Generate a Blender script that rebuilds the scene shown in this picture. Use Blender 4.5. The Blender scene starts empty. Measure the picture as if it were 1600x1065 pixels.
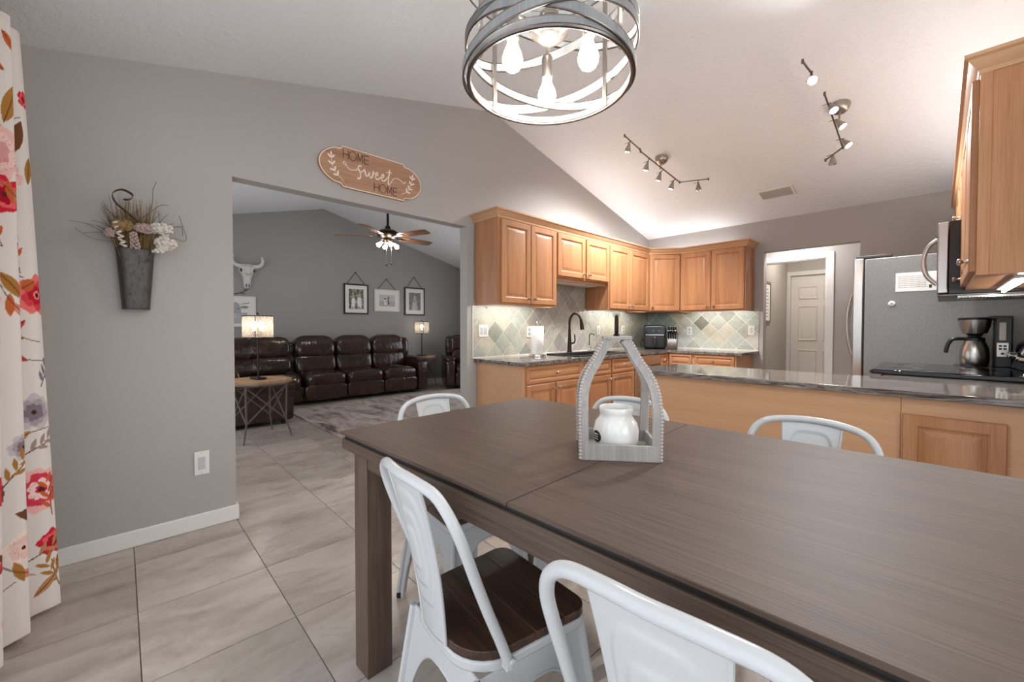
import bpy, math, random
import numpy as np
from mathutils import Vector, Matrix

random.seed(7)
rng = np.random.default_rng(7)
R = math.radians
SC = bpy.context.scene
COL = SC.collection

# ------------------------------------------------------------------ camera
CAMX, YAW, PITCH, ROLL, FPX, V0 = 3.031, 46.276, 1.154, -0.032, 639.228, 523.558
def _cam():
    y, p, r = R(YAW), R(PITCH), R(ROLL)
    fwd = Vector((-math.sin(y)*math.cos(p), math.cos(y)*math.cos(p), -math.sin(p)))
    right = Vector((math.cos(y), math.sin(y), 0))
    up = right.cross(fwd)
    r2 = right*math.cos(r) - up*math.sin(r)
    u2 = up*math.cos(r) + right*math.sin(r)
    cd = bpy.data.cameras.new('camera')
    cd.sensor_width = 36; cd.sensor_fit = 'HORIZONTAL'
    cd.lens = FPX/1600*36
    cd.shift_y = (V0-532.5)/1600
    cd.clip_start = 0.02; cd.clip_end = 60
    o = bpy.data.objects.new('camera', cd)
    COL.objects.link(o)
    m = Matrix(((r2.x, u2.x, -fwd.x, CAMX), (r2.y, u2.y, -fwd.y, 0), (r2.z, u2.z, -fwd.z, 1.2), (0, 0, 0, 1)))
    o.matrix_world = m
    SC.camera = o
_cam()

# ------------------------------------------------------------------ world, daylight, exposure
w = bpy.data.worlds.new('world'); SC.world = w; w.use_nodes = True
w.node_tree.nodes['Background'].inputs[0].default_value = (0.75, 0.85, 1.0, 1)
w.node_tree.nodes['Background'].inputs[1].default_value = 1.0
SC.view_settings.view_transform = 'Standard'
SC.view_settings.look = 'None'
SC.view_settings.exposure = 0.17
SC.view_settings.gamma = 1.0
SC.view_settings.use_curve_mapping = False

def area(name, loc, rot, sx, sy, power, col, spread=180):
    l = bpy.data.lights.new(name, 'AREA'); l.shape = 'RECTANGLE'; l.size = sx; l.size_y = sy
    l.energy = power; l.color = col; l.spread = R(spread)
    o = bpy.data.objects.new(name, l); COL.objects.link(o); o.location = loc; o.rotation_euler = rot
    return o
# daylight entering through the dining room's glass door (behind the camera)
area('daylight_glass_door', (2.65, -0.40, 1.10), (R(90), 0, R(0)), 3.5, 2.0, 18, (0.95, 0.97, 1.0))
# fill light at an unseen side window, added to brighten the dining room
area('added_side_fill', (5.12, 0.95, 1.45), (R(90), 0, R(90)), 1.9, 1.5, 34, (0.96, 0.98, 1.0))
# added fill lights at two assumed, unseen living room windows
area('added_living_fill', (-2.3, -0.40, 1.35), (R(90), 0, R(0)), 2.6, 1.6, 18, (0.97, 0.96, 1.0))
area('added_living_fill_two', (-2.0, 5.66, 1.35), (R(90), 0, R(180)), 2.4, 1.5, 22, (0.97, 0.96, 1.0))

# ------------------------------------------------------------------ colour + material helpers
def lin(r, g=None, b=None):
    if g is None: r, g, b = r
    f = lambda c: (c/255/12.92) if c/255 <= 0.04045 else ((c/255+0.055)/1.055)**2.4
    return (f(r), f(g), f(b), 1)

MATS = {}
class NT:
    def __init__(s, name):
        m = bpy.data.materials.new(name); m.use_nodes = True
        s.m = m; s.t = m.node_tree; s.b = s.t.nodes['Principled BSDF']; MATS[name] = m
    def n(s, typ, **k):
        nd = s.t.nodes.new(typ)
        for a, v in k.items():
            if a.startswith('_'): setattr(nd, a[1:], v)
            else:
                key = int(a[1:]) if a[0] == 'i' and a[1:].isdigit() else a.replace('__', ' ')
                nd.inputs[key].default_value = v
        return nd
    def l(s, a, b): s.t.links.new(a, b)
    def ramp(s, fac, stops, interp='LINEAR'):
        r = s.t.nodes.new('ShaderNodeValToRGB'); r.color_ramp.interpolation = interp
        e = r.color_ramp.elements
        while len(e) < len(stops): e.new(0.5)
        for q, (p, c) in zip(e, stops): q.position = p; q.color = c
        s.l(fac, r.inputs[0]); return r.outputs[0]
    def coords(s, scale=(1, 1, 1), rot=(0, 0, 0), kind='Object', rnd=False):
        tc = s.t.nodes.new('ShaderNodeTexCoord'); mp = s.t.nodes.new('ShaderNodeMapping')
        mp.inputs['Scale'].default_value = scale; mp.inputs['Rotation'].default_value = rot
        src = tc.outputs[kind]
        if rnd:
            oi = s.t.nodes.new('ShaderNodeObjectInfo'); mul = s.n('ShaderNodeMath', _operation='MULTIPLY'); mul.inputs[1].default_value = 37.0
            s.l(oi.outputs['Random'], mul.inputs[0])
            ad = s.n('ShaderNodeVectorMath', _operation='ADD'); s.l(src, ad.inputs[0]); s.l(mul.outputs[0], ad.inputs[1]); src = ad.outputs[0]
        s.l(src, mp.inputs[0]); return mp.outputs[0]
    def bump(s, h, strength=0.2, dist=0.01):
        b = s.t.nodes.new('ShaderNodeBump'); b.inputs['Strength'].default_value = strength; b.inputs['Distance'].default_value = dist
        s.l(h, b.inputs['Height']); s.l(b.outputs[0], s.b.inputs['Normal'])
    def set(s, col=None, rough=None, metal=None, spec=None, coat=None):
        if col: s.b.inputs['Base Color'].default_value = col
        if rough is not None: s.b.inputs['Roughness'].default_value = rough
        if metal is not None: s.b.inputs['Metallic'].default_value = metal
        if spec is not None: s.b.inputs['Specular IOR Level'].default_value = spec
        if coat is not None: s.b.inputs['Coat Weight'].default_value = coat
        return s

def plain(name, col, rough=0.5, metal=0.0, spec=0.5, noise=0.0, nscale=30, bump=0.0):
    t = NT(name).set(col, rough, metal, spec)
    co = t.coords((nscale,)*3)
    nz = t.n('ShaderNodeTexNoise', Detail=4.0); t.l(co, nz.inputs['Vector'])
    k = max(noise, 0.02)
    c0 = tuple(max(0, c*(1-k)) for c in col[:3])+(1,); c1 = tuple(min(1, c*(1+k)) for c in col[:3])+(1,)
    t.l(t.ramp(nz.outputs[0], [(0.3, c0), (0.7, c1)]), t.b.inputs['Base Color'])
    if bump: t.bump(nz.outputs[0], bump, 0.005)
    return t.m

def wood(name, c0, c1, axis='Z', rough=0.4, scale=1.0, contrast=(0.35, 0.65), bump=0.05, fine=60, rnd=True, spec=0.4, finemix=0.4):
    t = NT(name).set(c0, rough, 0, spec)
    sc = [14*scale]*3; sc['XYZ'.index(axis)] = 0.9*scale
    co = t.coords(tuple(sc), rnd=rnd)
    n1 = t.n('ShaderNodeTexNoise', Scale=1.0, Detail=6.0, Roughness=0.6, Distortion=0.4); t.l(co, n1.inputs['Vector'])
    sc2 = [fine*4*scale]*3; sc2['XYZ'.index(axis)] = 5*scale
    co2 = t.coords(tuple(sc2), rnd=rnd)
    n2 = t.n('ShaderNodeTexNoise', Scale=1.0, Detail=3.0); t.l(co2, n2.inputs['Vector'])
    mx = t.n('ShaderNodeMix', _data_type='FLOAT'); mx.inputs[0].default_value = finemix
    t.l(n1.outputs[0], mx.inputs[2]); t.l(n2.outputs[0], mx.inputs[3])
    t.l(t.ramp(mx.outputs[0], [(contrast[0], c0), (contrast[1], c1)]), t.b.inputs['Base Color'])
    t.bump(n2.outputs[0], bump, 0.002)
    return t.m

def granite(name, sc, rough=0.07):
    t = NT(name).set((0.2, 0.2, 0.2, 1), rough, 0, 0.5)
    co = t.coords(sc)
    n1 = t.n('ShaderNodeTexNoise', Scale=1.0, Detail=9.0, Roughness=0.68, Distortion=0.6); t.l(co, n1.inputs['Vector'])
    t.l(t.ramp(n1.outputs[0], [(0.30, lin(28, 22, 20)), (0.43, lin(88, 78, 72)), (0.50, lin(138, 130, 124)), (0.57, lin(70, 58, 52)), (0.66, lin(168, 160, 152)), (0.8, lin(60, 54, 50))]), t.b.inputs['Base Color'])
    return t.m

def emit(name, col, strength):
    t = NT(name).set(col, 0.4)
    t.b.inputs['Emission Color'].default_value = col; t.b.inputs['Emission Strength'].default_value = strength
    return t.m

def painted(name, rough=0.6, attr='Col', spec=0.3, weave=0):
    t = NT(name).set((1, 1, 1, 1), rough, 0, spec)
    a = t.n('ShaderNodeAttribute'); a.attribute_name = attr
    t.l(a.outputs['Color'], t.b.inputs['Base Color'])
    if weave:
        nz = t.n('ShaderNodeTexNoise', Scale=weave, Detail=2.0); t.l(t.coords(), nz.inputs['Vector']); t.bump(nz.outputs[0], 0.08, 0.002)
    return t.m

# surfaces
def mk_wallpaint(name, col):
    t = NT(name).set(col, 0.55, 0, 0.35)
    nz = t.n('ShaderNodeTexNoise', Scale=90.0, Detail=3.0); t.l(t.coords(), nz.inputs['Vector'])
    t.bump(nz.outputs[0], 0.08, 0.004); return t.m
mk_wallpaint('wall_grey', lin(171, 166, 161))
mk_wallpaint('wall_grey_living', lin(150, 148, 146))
mk_wallpaint('wall_hall', lin(184, 176, 168))
def mk_ceiling():
    t = NT('ceiling').set(lin(230, 232, 233), 0.8, 0, 0.2)
    co = t.coords()
    n1 = t.n('ShaderNodeTexNoise', Scale=30.0, Detail=4.0, Roughness=0.55); t.l(co, n1.inputs['Vector'])
    h = t.ramp(n1.outputs[0], [(0.44, (0, 0, 0, 1)), (0.56, (1, 1, 1, 1))])
    t.bump(h, 0.32, 0.005); return t.m
mk_ceiling()
def mk_travertine():
    t = NT('travertine').set(lin(170, 160, 148), 0.22, 0, 0.5)
    co = t.coords((1.0, 3.6, 1), rnd=True)
    n1 = t.n('ShaderNodeTexNoise', Scale=2.2, Detail=8.0, Roughness=0.62, Distortion=0.5); t.l(t.coords((3.4, 1.2, 1), rnd=True), n1.inputs['Vector'])
    c1 = t.ramp(n1.outputs[0], [(0.28, lin(138, 125, 113)), (0.44, lin(169, 158, 147)), (0.6, lin(183, 173, 163)), (0.76, lin(154, 142, 131))])
    n2 = t.n('ShaderNodeTexNoise', Scale=16.0, Detail=6.0, Roughness=0.7); t.l(t.coords((1.6, 1, 1), rnd=True), n2.inputs['Vector'])
    pits = t.ramp(n2.outputs[0], [(0.22, (1, 1, 1, 1)), (0.30, (0, 0, 0, 1))])
    mx = t.n('ShaderNodeMix', _data_type='RGBA'); t.l(pits, mx.inputs[0]); t.l(c1, mx.inputs[6]); mx.inputs[7].default_value = lin(120, 106, 94)
    oi = t.n('ShaderNodeObjectInfo'); hs = t.n('ShaderNodeHueSaturation')
    mr = t.n('ShaderNodeMapRange'); mr.inputs[3].default_value = 0.86; mr.inputs[4].default_value = 1.08
    t.l(oi.outputs['Random'], mr.inputs[0]); t.l(mr.outputs[0], hs.inputs['Value']); t.l(mx.outputs[2], hs.inputs['Color'])
    t.l(hs.outputs[0], t.b.inputs['Base Color'])
    rr = t.ramp(n1.outputs[0], [(0.3, (0.34, 0.34, 0.34, 1)), (0.7, (0.2, 0.2, 0.2, 1))]); t.l(rr, t.b.inputs['Roughness'])
    return t.m
mk_travertine()
plain('grout_floor', lin(120, 110, 100), 0.9)
plain('white_trim', lin(226, 223, 218), 0.4)
plain('white_door', lin(230, 224, 216), 0.45)
wood('maple', lin(158, 105, 68), lin(186, 134, 94), 'Z', 0.38)
wood('maple_flat', lin(188, 142, 104), lin(202, 159, 121), 'X', 0.42, contrast=(0.25, 0.75))
wood('maple_x', lin(164, 112, 74), lin(190, 139, 100), 'X', 0.38)
plain('maple_inside', lin(222, 190, 150), 0.5)
granite('granite_x', (2.2, 20, 20)); granite('granite_y', (14, 9, 14))
plain('grout_tile', lin(226, 222, 210), 0.7)
def mk_slate():
    t = NT('stone_tile').set((0.5, 0.5, 0.5, 1), 0.38, 0, 0.4)
    oi = t.n('ShaderNodeObjectInfo')
    nz = t.n('ShaderNodeTexNoise', Scale=16.0, Detail=7.0, Roughness=0.65, Distortion=0.8); t.l(t.coords(kind='Object', rnd=True), nz.inputs['Vector'])
    v = t.ramp(nz.outputs[0], [(0.3, (0.80, 0.80, 0.80, 1)), (0.7, (1.14, 1.14, 1.14, 1))])
    mx = t.n('ShaderNodeMix', _data_type='RGBA', _blend_type='MULTIPLY'); mx.inputs[0].default_value = 1
    t.l(oi.outputs['Color'], mx.inputs[6]); t.l(v, mx.inputs[7]); t.l(mx.outputs[2], t.b.inputs['Base Color'])
    t.bump(nz.outputs[0], 0.15, 0.003); return t.m
mk_slate()
wood('table_wood', lin(63, 50, 42), lin(100, 83, 70), 'X', 0.52, contrast=(0.28, 0.74), bump=0.16, rnd=False, spec=0.3, finemix=0.72)
wood('table_wood_z', lin(64, 51, 42), lin(108, 90, 76), 'Z', 0.4, contrast=(0.34, 0.66), bump=0.12, rnd=True)
wood('seat_wood', lin(40, 28, 22), lin(94, 68, 52), 'X', 0.33, contrast=(0.36, 0.66), bump=0.12, rnd=True)
plain('dark_gap', lin(24, 18, 16), 0.6)
plain('white_enamel', lin(192, 193, 193), 0.2)
plain('black_rubber', lin(20, 20, 20), 0.7)
plain('black_plastic', lin(20, 20, 21), 0.36)
plain('black_matte', lin(22, 21, 21), 0.5)
plain('black_gloss', lin(10, 10, 11), 0.05)
plain('dark_grey_plastic', lin(62, 60, 60), 0.45)
def mk_steel(name, col, rough, sc):
    t = NT(name).set(col, rough, 1.0)
    nz = t.n('ShaderNodeTexNoise', Scale=1.0, Detail=3.0); t.l(t.coords(sc), nz.inputs['Vector'])
    c0 = tuple(c*0.85 for c in col[:3])+(1,)
    t.l(t.ramp(nz.outputs[0], [(0.3, c0), (0.7, col)]), t.b.inputs['Base Color']); return t.m
mk_steel('steel', lin(196, 192, 188), 0.28, (4, 4, 300))
mk_steel('chrome', lin(225, 222, 218), 0.12, (9, 9, 9))
mk_steel('nickel', lin(178, 168, 158), 0.3, (40, 40, 40))
mk_steel('dark_nickel', lin(120, 112, 106), 0.35, (40, 40, 40))
mk_steel('bronze_dark', lin(58, 50, 44), 0.4, (30, 30, 30))
def mk_galv():
    t = NT('galvanised').set(lin(88, 86, 84), 0.5, 0.55)
    nz = t.n('ShaderNodeTexNoise', Scale=60.0, Detail=6.0, Roughness=0.7); t.l(t.coords((1, 1, 0.6)), nz.inputs['Vector'])
    t.l(t.ramp(nz.outputs[0], [(0.32, lin(44, 42, 40)), (0.42, lin(78, 76, 74)), (0.7, lin(94, 92, 90))]), t.b.inputs['Base Color']); return t.m
mk_galv()
def mk_fridge():
    t = NT('fridge_side').set(lin(132, 130, 129), 0.42, 0.1)
    nz = t.n('ShaderNodeTexNoise', Scale=140.0, Detail=3.0); t.l(t.coords(), nz.inputs['Vector'])
    t.l(t.ramp(nz.outputs[0], [(0.4, lin(122, 120, 119)), (0.6, lin(140, 138, 137))]), t.b.inputs['Base Color'])
    t.bump(nz.outputs[0], 0.25, 0.002); return t.m
mk_fridge()
def mk_leather():
    t = NT('leather').set(lin(50, 34, 29), 0.20, 0, 0.6)
    co = t.coords()
    n1 = t.n('ShaderNodeTexNoise', Scale=5.0, Detail=4.0, Distortion=1.2); t.l(co, n1.inputs['Vector'])
    t.l(t.ramp(n1.outputs[0], [(0.3, lin(36, 22, 17)), (0.6, lin(54, 33, 25)), (0.8, lin(72, 44, 32))]), t.b.inputs['Base Color'])
    n2 = t.n('ShaderNodeTexNoise', Scale=6.0, Detail=2.0, Distortion=1.2); t.l(t.coords((1.6, 1.6, 0.8)), n2.inputs['Vector'])
    t.bump(n2.outputs[0], 0.16, 0.04); return t.m
mk_leather()
def mk_rug():
    t = NT('rug').set(lin(130, 120, 116), 0.95, 0, 0.1)
    n1 = t.n('ShaderNodeTexNoise', Scale=2.0, Detail=9.0, Roughness=0.72, Distortion=0.6); t.l(t.coords((0.9, 2.6, 1)), n1.inputs['Vector'])
    t.l(t.ramp(n1.outputs[0], [(0.34, lin(84, 76, 78)), (0.44, lin(150, 139, 135)), (0.55, lin(186, 174, 166)), (0.68, lin(140, 132, 133))]), t.b.inputs['Base Color'])
    n2 = t.n('ShaderNodeTexNoise', Scale=300.0); t.l(t.coords(), n2.inputs['Vector']); t.bump(n2.outputs[0], 0.3, 0.005); return t.m
mk_rug()
wood('oak_light', lin(150, 118, 88), lin(184, 150, 116), 'X', 0.5)
wood('sign_wood', lin(150, 110, 84), lin(190, 148, 118), 'Y', 0.55, scale=1.3)
plain('cream_paint', lin(240, 226, 212), 0.6)
plain('brown_letter', lin(58, 42, 34), 0.6)
wood('greywash', lin(136, 131, 127), lin(172, 167, 162), 'Z', 0.7, bump=0.12)
plain('greywash_bead', lin(178, 168, 160), 0.6)
wood('chandelier_wood', lin(128, 128, 128), lin(158, 158, 157), 'Z', 0.6, scale=2)
plain('ceramic_white', lin(232, 230, 226), 0.12)
plain('paper_white', lin(238, 236, 232), 0.9)
plain('mat_board', lin(226, 222, 218), 0.8)
plain('frame_black', lin(30, 27, 26), 0.4)
plain('frame_white', lin(216, 210, 204), 0.5)
plain('frame_brown', lin(128, 112, 98), 0.5)
painted('print', 0.5); painted('curtain_cloth', 0.85, spec=0.1, weave=900)
plain('bone', lin(214, 210, 206), 0.6, noise=0.06)
plain('twig', lin(92, 70, 54), 0.8); plain('straw', lin(150, 122, 78), 0.8); plain('grass_dry', lin(118, 96, 54), 0.85)
plain('flower_white', lin(212, 204, 194), 0.8, noise=0.12, nscale=120); plain('flower_pink', lin(176, 152, 146), 0.8, noise=0.12, nscale=120)
wood('fan_blade', lin(96, 66, 48), lin(140, 98, 70), 'X', 0.35)
plain('iron_brown', lin(98, 88, 80), 0.55)
emit('bulb_warm', (1.0, 0.86, 0.70, 1), 34)
emit('bulb_fan', (1.0, 0.90, 0.78, 1), 120)
emit('bulb_chandelier', (1.0, 0.955, 0.90, 1), 165)
emit('bulb_spot', (1.0, 0.93, 0.84, 1), 40)
emit('led_strip', (0.94, 0.98, 0.94, 1), 52)
emit('led_strip_top', (0.93, 0.97, 1.0, 1), 16)
emit('hall_lamp', (1.0, 0.94, 0.87, 1), 42)
emit('vestibule_lamp', (1.0, 0.97, 0.97, 1), 80)
def mk_shade():
    t = NT('mesh_shade'); t.set(lin(210, 200, 186), 0.8, 0, 0.2)
    tr = t.n('ShaderNodeBsdfTransparent'); tl = t.n('ShaderNodeBsdfTranslucent'); tl.inputs[0].default_value = lin(225, 214, 198)
    m1 = t.n('ShaderNodeMixShader'); m1.inputs[0].default_value = 0.5; t.l(t.b.outputs[0], m1.inputs[1]); t.l(tl.outputs[0], m1.inputs[2])
    nz = t.n('ShaderNodeTexVoronoi', Scale=90.0); t.l(t.coords(), nz.inputs['Vector'])
    f = t.ramp(nz.outputs[0], [(0.25, (0.12, 0.12, 0.12, 1)), (0.5, (0.5, 0.5, 0.5, 1))])
    m2 = t.n('ShaderNodeMixShader'); t.l(f, m2.inputs[0]); t.l(tr.outputs[0], m2.inputs[1]); t.l(m1.outputs[0], m2.inputs[2])
    t.l(m2.outputs[0], t.t.nodes['Material Output'].inputs[0]); return t.m
mk_shade()
def mk_glass(name, col, rough=0.0):
    t = NT(name).set(col, rough); t.b.inputs['Transmission Weight'].default_value = 1.0; t.b.inputs['IOR'].default_value = 1.45; return t.m
mk_glass('glass_jar', (0.8, 0.95, 0.88, 1))
def mk_pane():
    t = NT('window_pane').set((1, 1, 1, 1), 0.02)
    tr = t.n('ShaderNodeBsdfTransparent'); gl = t.n('ShaderNodeBsdfGlossy'); gl.inputs['Roughness'].default_value = 0.02
    m = t.n('ShaderNodeMixShader'); m.inputs[0].default_value = 0.06; t.l(tr.outputs[0], m.inputs[1]); t.l(gl.outputs[0], m.inputs[2])
    t.l(m.outputs[0], t.t.nodes['Material Output'].inputs[0]); return t.m
mk_pane()

# ------------------------------------------------------------------ mesh helpers
def frame_from(d):
    d = Vector(d).normalized()
    a = Vector((0, 0, 1)) if abs(d.z) < 0.9 else Vector((1, 0, 0))
    x = a.cross(d).normalized(); y = d.cross(x)
    return x, y, d

class MB:
    def __init__(s): s.v = []; s.f = []
    def add(s, vs, fs):
        o = len(s.v); s.v += [tuple(q) for q in vs]; s.f += [tuple(i+o for i in f) for f in fs]; return s
    def box(s, x0, y0, z0, x1, y1, z1):
        x0, x1 = min(x0, x1), max(x0, x1); y0, y1 = min(y0, y1), max(y0, y1); z0, z1 = min(z0, z1), max(z0, z1)
        return s.add([(x0, y0, z0), (x1, y0, z0), (x1, y1, z0), (x0, y1, z0), (x0, y0, z1), (x1, y0, z1), (x1, y1, z1), (x0, y1, z1)],
                     [(0, 3, 2, 1), (4, 5, 6, 7), (0, 1, 5, 4), (1, 2, 6, 5), (2, 3, 7, 6), (3, 0, 4, 7)])
    def bar(s, a, b, w, h, up=(0, 0, 1)):
        a, b = Vector(a), Vector(b); d = (b-a).normalized(); u = Vector(up)
        x = d.cross(u)
        if x.length < 1e-4: x = d.cross(Vector((1, 0, 0)))
        x.normalize(); u = x.cross(d)
        vs = []
        for p in (a, b):
            for sx, sy in ((-1, -1), (1, -1), (1, 1), (-1, 1)): vs.append(p+x*(w/2*sx)+u*(h/2*sy))
        return s.add(vs, [(0, 1, 2, 3), (7, 6, 5, 4), (0, 4, 5, 1), (1, 5, 6, 2), (2, 6, 7, 3), (3, 7, 4, 0)])
    def prism(s, poly, lo, hi, plane='xy'):
        n = len(poly)
        ar = sum(poly[i][0]*poly[(i+1) % n][1]-poly[(i+1) % n][0]*poly[i][1] for i in range(n))
        if ar < 0: poly = poly[::-1]
        m = {'xy': lambda p, c: (p[0], p[1], c), 'xz': lambda p, c: (p[0], c, p[1]), 'yz': lambda p, c: (c, p[0], p[1])}[plane]
        flip = plane == 'xz'
        vs = [m(p, lo) for p in poly]+[m(p, hi) for p in poly]
        fs = [tuple(range(n))[::-1], tuple(range(n, 2*n))]+[(i, (i+1) % n, n+(i+1) % n, n+i) for i in range(n)]
        if flip: fs = [f[::-1] for f in fs]
        return s.add(vs, fs)
    def tube(s, pts, r, seg=8, closed=False, cap=True):
        pts = [Vector(p) for p in pts]; n = len(pts)
        rs = r if isinstance(r, (list, tuple)) else [r]*n
        vs = []; prev = None
        for i, p in enumerate(pts):
            if closed: d = pts[(i+1) % n]-pts[i-1]
            else: d = pts[min(i+1, n-1)]-pts[max(i-1, 0)]
            d.normalize()
            if prev is None: x, y, _ = frame_from(d)
            else:
                x = prev-d*prev.dot(d)
                if x.length < 1e-5: x, y, _ = frame_from(d)
                x.normalize(); y = d.cross(x)
            prev = x
            for k in range(seg):
                a = 2*math.pi*k/seg; vs.append(p+x*(rs[i]*math.cos(a))+y*(rs[i]*math.sin(a)))
        fs = []
        for i in range(n if closed else n-1):
            for k in range(seg):
                a = i*seg+k; b = i*seg+(k+1) % seg; j = (i+1) % n
                fs.append((a, b, j*seg+(k+1) % seg, j*seg+k))
        if cap and not closed: fs += [tuple(range(seg))[::-1], tuple(range((n-1)*seg, n*seg))]
        return s.add(vs, fs)
    def lathe(s, prof, c=(0, 0, 0), d=(0, 0, 1), seg=24, sx=1, sy=1):
        x, y, d = frame_from(d); c = Vector(c)
        if tuple(d) == (0, 0, 1): x, y = Vector((1, 0, 0)), Vector((0, 1, 0))
        vs = []; fs = []; n = len(prof)
        for r, h in prof:
            for k in range(seg):
                a = 2*math.pi*k/seg; vs.append(c+x*(r*sx*math.cos(a))+y*(r*sy*math.sin(a))+d*h)
        for i in range(n-1):
            for k in range(seg): fs.append((i*seg+k, i*seg+(k+1) % seg, (i+1)*seg+(k+1) % seg, (i+1)*seg+k))
        if prof[0][0] > 1e-6: fs.append(tuple(range(seg))[::-1])
        if prof[-1][0] > 1e-6: fs.append(tuple(range((n-1)*seg, n*seg)))
        return s.add(vs, fs)
    def ball(s, c, r, seg=12, rings=8, sc=(1, 1, 1)):
        vs = [(c[0], c[1], c[2]-r*sc[2])]
        for i in range(1, rings):
            t = math.pi*i/rings
            for k in range(seg):
                a = 2*math.pi*k/seg
                vs.append((c[0]+r*sc[0]*math.sin(t)*math.cos(a), c[1]+r*sc[1]*math.sin(t)*math.sin(a), c[2]-r*sc[2]*math.cos(t)))
        vs.append((c[0], c[1], c[2]+r*sc[2])); fs = []
        for k in range(seg):
            fs.append((0, 1+(k+1) % seg, 1+k)); fs.append((len(vs)-1, 1+(rings-2)*seg+k, 1+(rings-2)*seg+(k+1) % seg))
        for i in range(rings-2):
            for k in range(seg):
                a = 1+i*seg; fs.append((a+k, a+(k+1) % seg, a+seg+(k+1) % seg, a+seg+k))
        return s.add(vs, fs)
    def cushion(s, c, size, e=0.35, ev=0.45, seg=28, rings=16, rot=None, fn=None):
        """superellipsoid: e rounds the plan, ev the section"""
        sg = lambda v, p: math.copysign(abs(v)**p, v)
        vs = []; a, b, h = size[0]/2, size[1]/2, size[2]/2
        M_ = rot or Matrix.Identity(3); c = Vector(c)
        for i in range(rings+1):
            t = -math.pi/2+math.pi*i/rings
            for k in range(seg):
                p = 2*math.pi*k/seg
                q = Vector((a*sg(math.cos(t), ev)*sg(math.cos(p), e), b*sg(math.cos(t), ev)*sg(math.sin(p), e), h*sg(math.sin(t), ev)))
                if fn: q = Vector(fn(q))
                vs.append(c+M_ @ q)
        fs = []
        for i in range(rings):
            for k in range(seg): fs.append((i*seg+k, i*seg+(k+1) % seg, (i+1)*seg+(k+1) % seg, (i+1)*seg+k))
        return s.add(vs, fs)
    def rings(s, loops, cap0=True, cap1=True):
        """list of equal-length vertex loops"""
        n = len(loops[0]); vs = [p for l in loops for p in l]; fs = []
        for i in range(len(loops)-1):
            for k in range(n): fs.append((i*n+k, i*n+(k+1) % n, (i+1)*n+(k+1) % n, (i+1)*n+k))
        if cap0: fs.append(tuple(range(n))[::-1])
        if cap1: fs.append(tuple(range((len(loops)-1)*n, len(loops)*n)))
        return s.add(vs, fs)
    def surf(s, g, closed_u=False):
        nu = len(g); nv = len(g[0]); vs = [p for r in g for p in r]; fs = []
        for i in range(nu if closed_u else nu-1):
            for j in range(nv-1): fs.append((i*nv+j, ((i+1) % nu)*nv+j, ((i+1) % nu)*nv+j+1, i*nv+j+1))
        return s.add(vs, fs)
    def xf(s, M_):
        s.v = [tuple(M_ @ Vector(q)) for q in s.v]; return s
    def mesh(s, name, angle=38):
        m = bpy.data.meshes.new(name); m.from_pydata(s.v, [], s.f); m.update()
        if angle:
            m.polygons.foreach_set('use_smooth', [True]*len(m.polygons)); m.set_sharp_from_angle(angle=R(angle))
        return m

def recalc(m):
    import bmesh
    b = bmesh.new(); b.from_mesh(m); bmesh.ops.recalc_face_normals(b, faces=b.faces); b.to_mesh(m); b.free()

def part(name, mb, mat, parent=None, bevel=0.0, angle=38, label=None, kind=None, loc=None, rot=None, seg=2, fix=True, solid=0):
    me = mb.mesh(name, None) if isinstance(mb, MB) else mb
    if isinstance(mb, MB):
        if fix: recalc(me)
        if angle:
            me.polygons.foreach_set('use_smooth', [True]*len(me.polygons)); me.set_sharp_from_angle(angle=R(angle))
        me.materials.append(MATS[mat])
    o = bpy.data.objects.new(name, me); COL.objects.link(o)
    if parent is not None: o.parent = parent
    if loc: o.location = loc
    if rot: o.rotation_euler = rot
    if solid:
        md = o.modifiers.new('solid', 'SOLIDIFY'); md.thickness = solid; md.offset = 0
    if bevel:
        md = o.modifiers.new('bevel', 'BEVEL'); md.width = bevel; md.segments = seg; md.limit_method = 'ANGLE'; md.angle_limit = R(40)
        md.harden_normals = False
    if label: o['label'] = label
    if kind: o['kind'] = kind
    return o

def tag(o, label, cat, group=None):
    o['label'] = label; o['category'] = cat
    if group: o['group'] = group
    return o

def thing(name, label, cat, loc=(0, 0, 0), rz=0, group=None, rot=None):
    o = bpy.data.objects.new(name, None); COL.objects.link(o); o.empty_display_size = 0.1
    o.location = loc; o.rotation_euler = rot if rot else (0, 0, rz)
    return tag(o, label, cat, group)

def struct(name, mb, mat, bevel=0, label=None):
    o = part(name, mb, mat, None, bevel); o['kind'] = 'structure'
    if label: o['label'] = label
    return o

def dup(root, loc, rz, label):
    r = root.copy(); COL.objects.link(r); r.location = loc; r.rotation_euler = (0, 0, rz); r['label'] = label
    for ch in list(root.children):
        c = ch.copy(); COL.objects.link(c); c.parent = r
        for g in list(ch.children):
            d = g.copy(); COL.objects.link(d); d.parent = c
    return r

def spline(pts, n=8, closed=False):
    P = [np.array(p, float) for p in pts]; out = []; N = len(P)
    rngi = range(N) if closed else range(N-1)
    for i in rngi:
        if closed: p0, p1, p2, p3 = P[i-1], P[i], P[(i+1) % N], P[(i+2) % N]
        else: p0, p1, p2, p3 = P[max(i-1, 0)], P[i], P[i+1], P[min(i+2, N-1)]
        for k in range(n):
            t = k/n
            out.append(tuple(0.5*((2*p1)+(-p0+p2)*t+(2*p0-5*p1+4*p2-p3)*t*t+(-p0+3*p1-3*p2+p3)*t**3)))
    if not closed: out.append(tuple(P[-1]))
    return out

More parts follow.
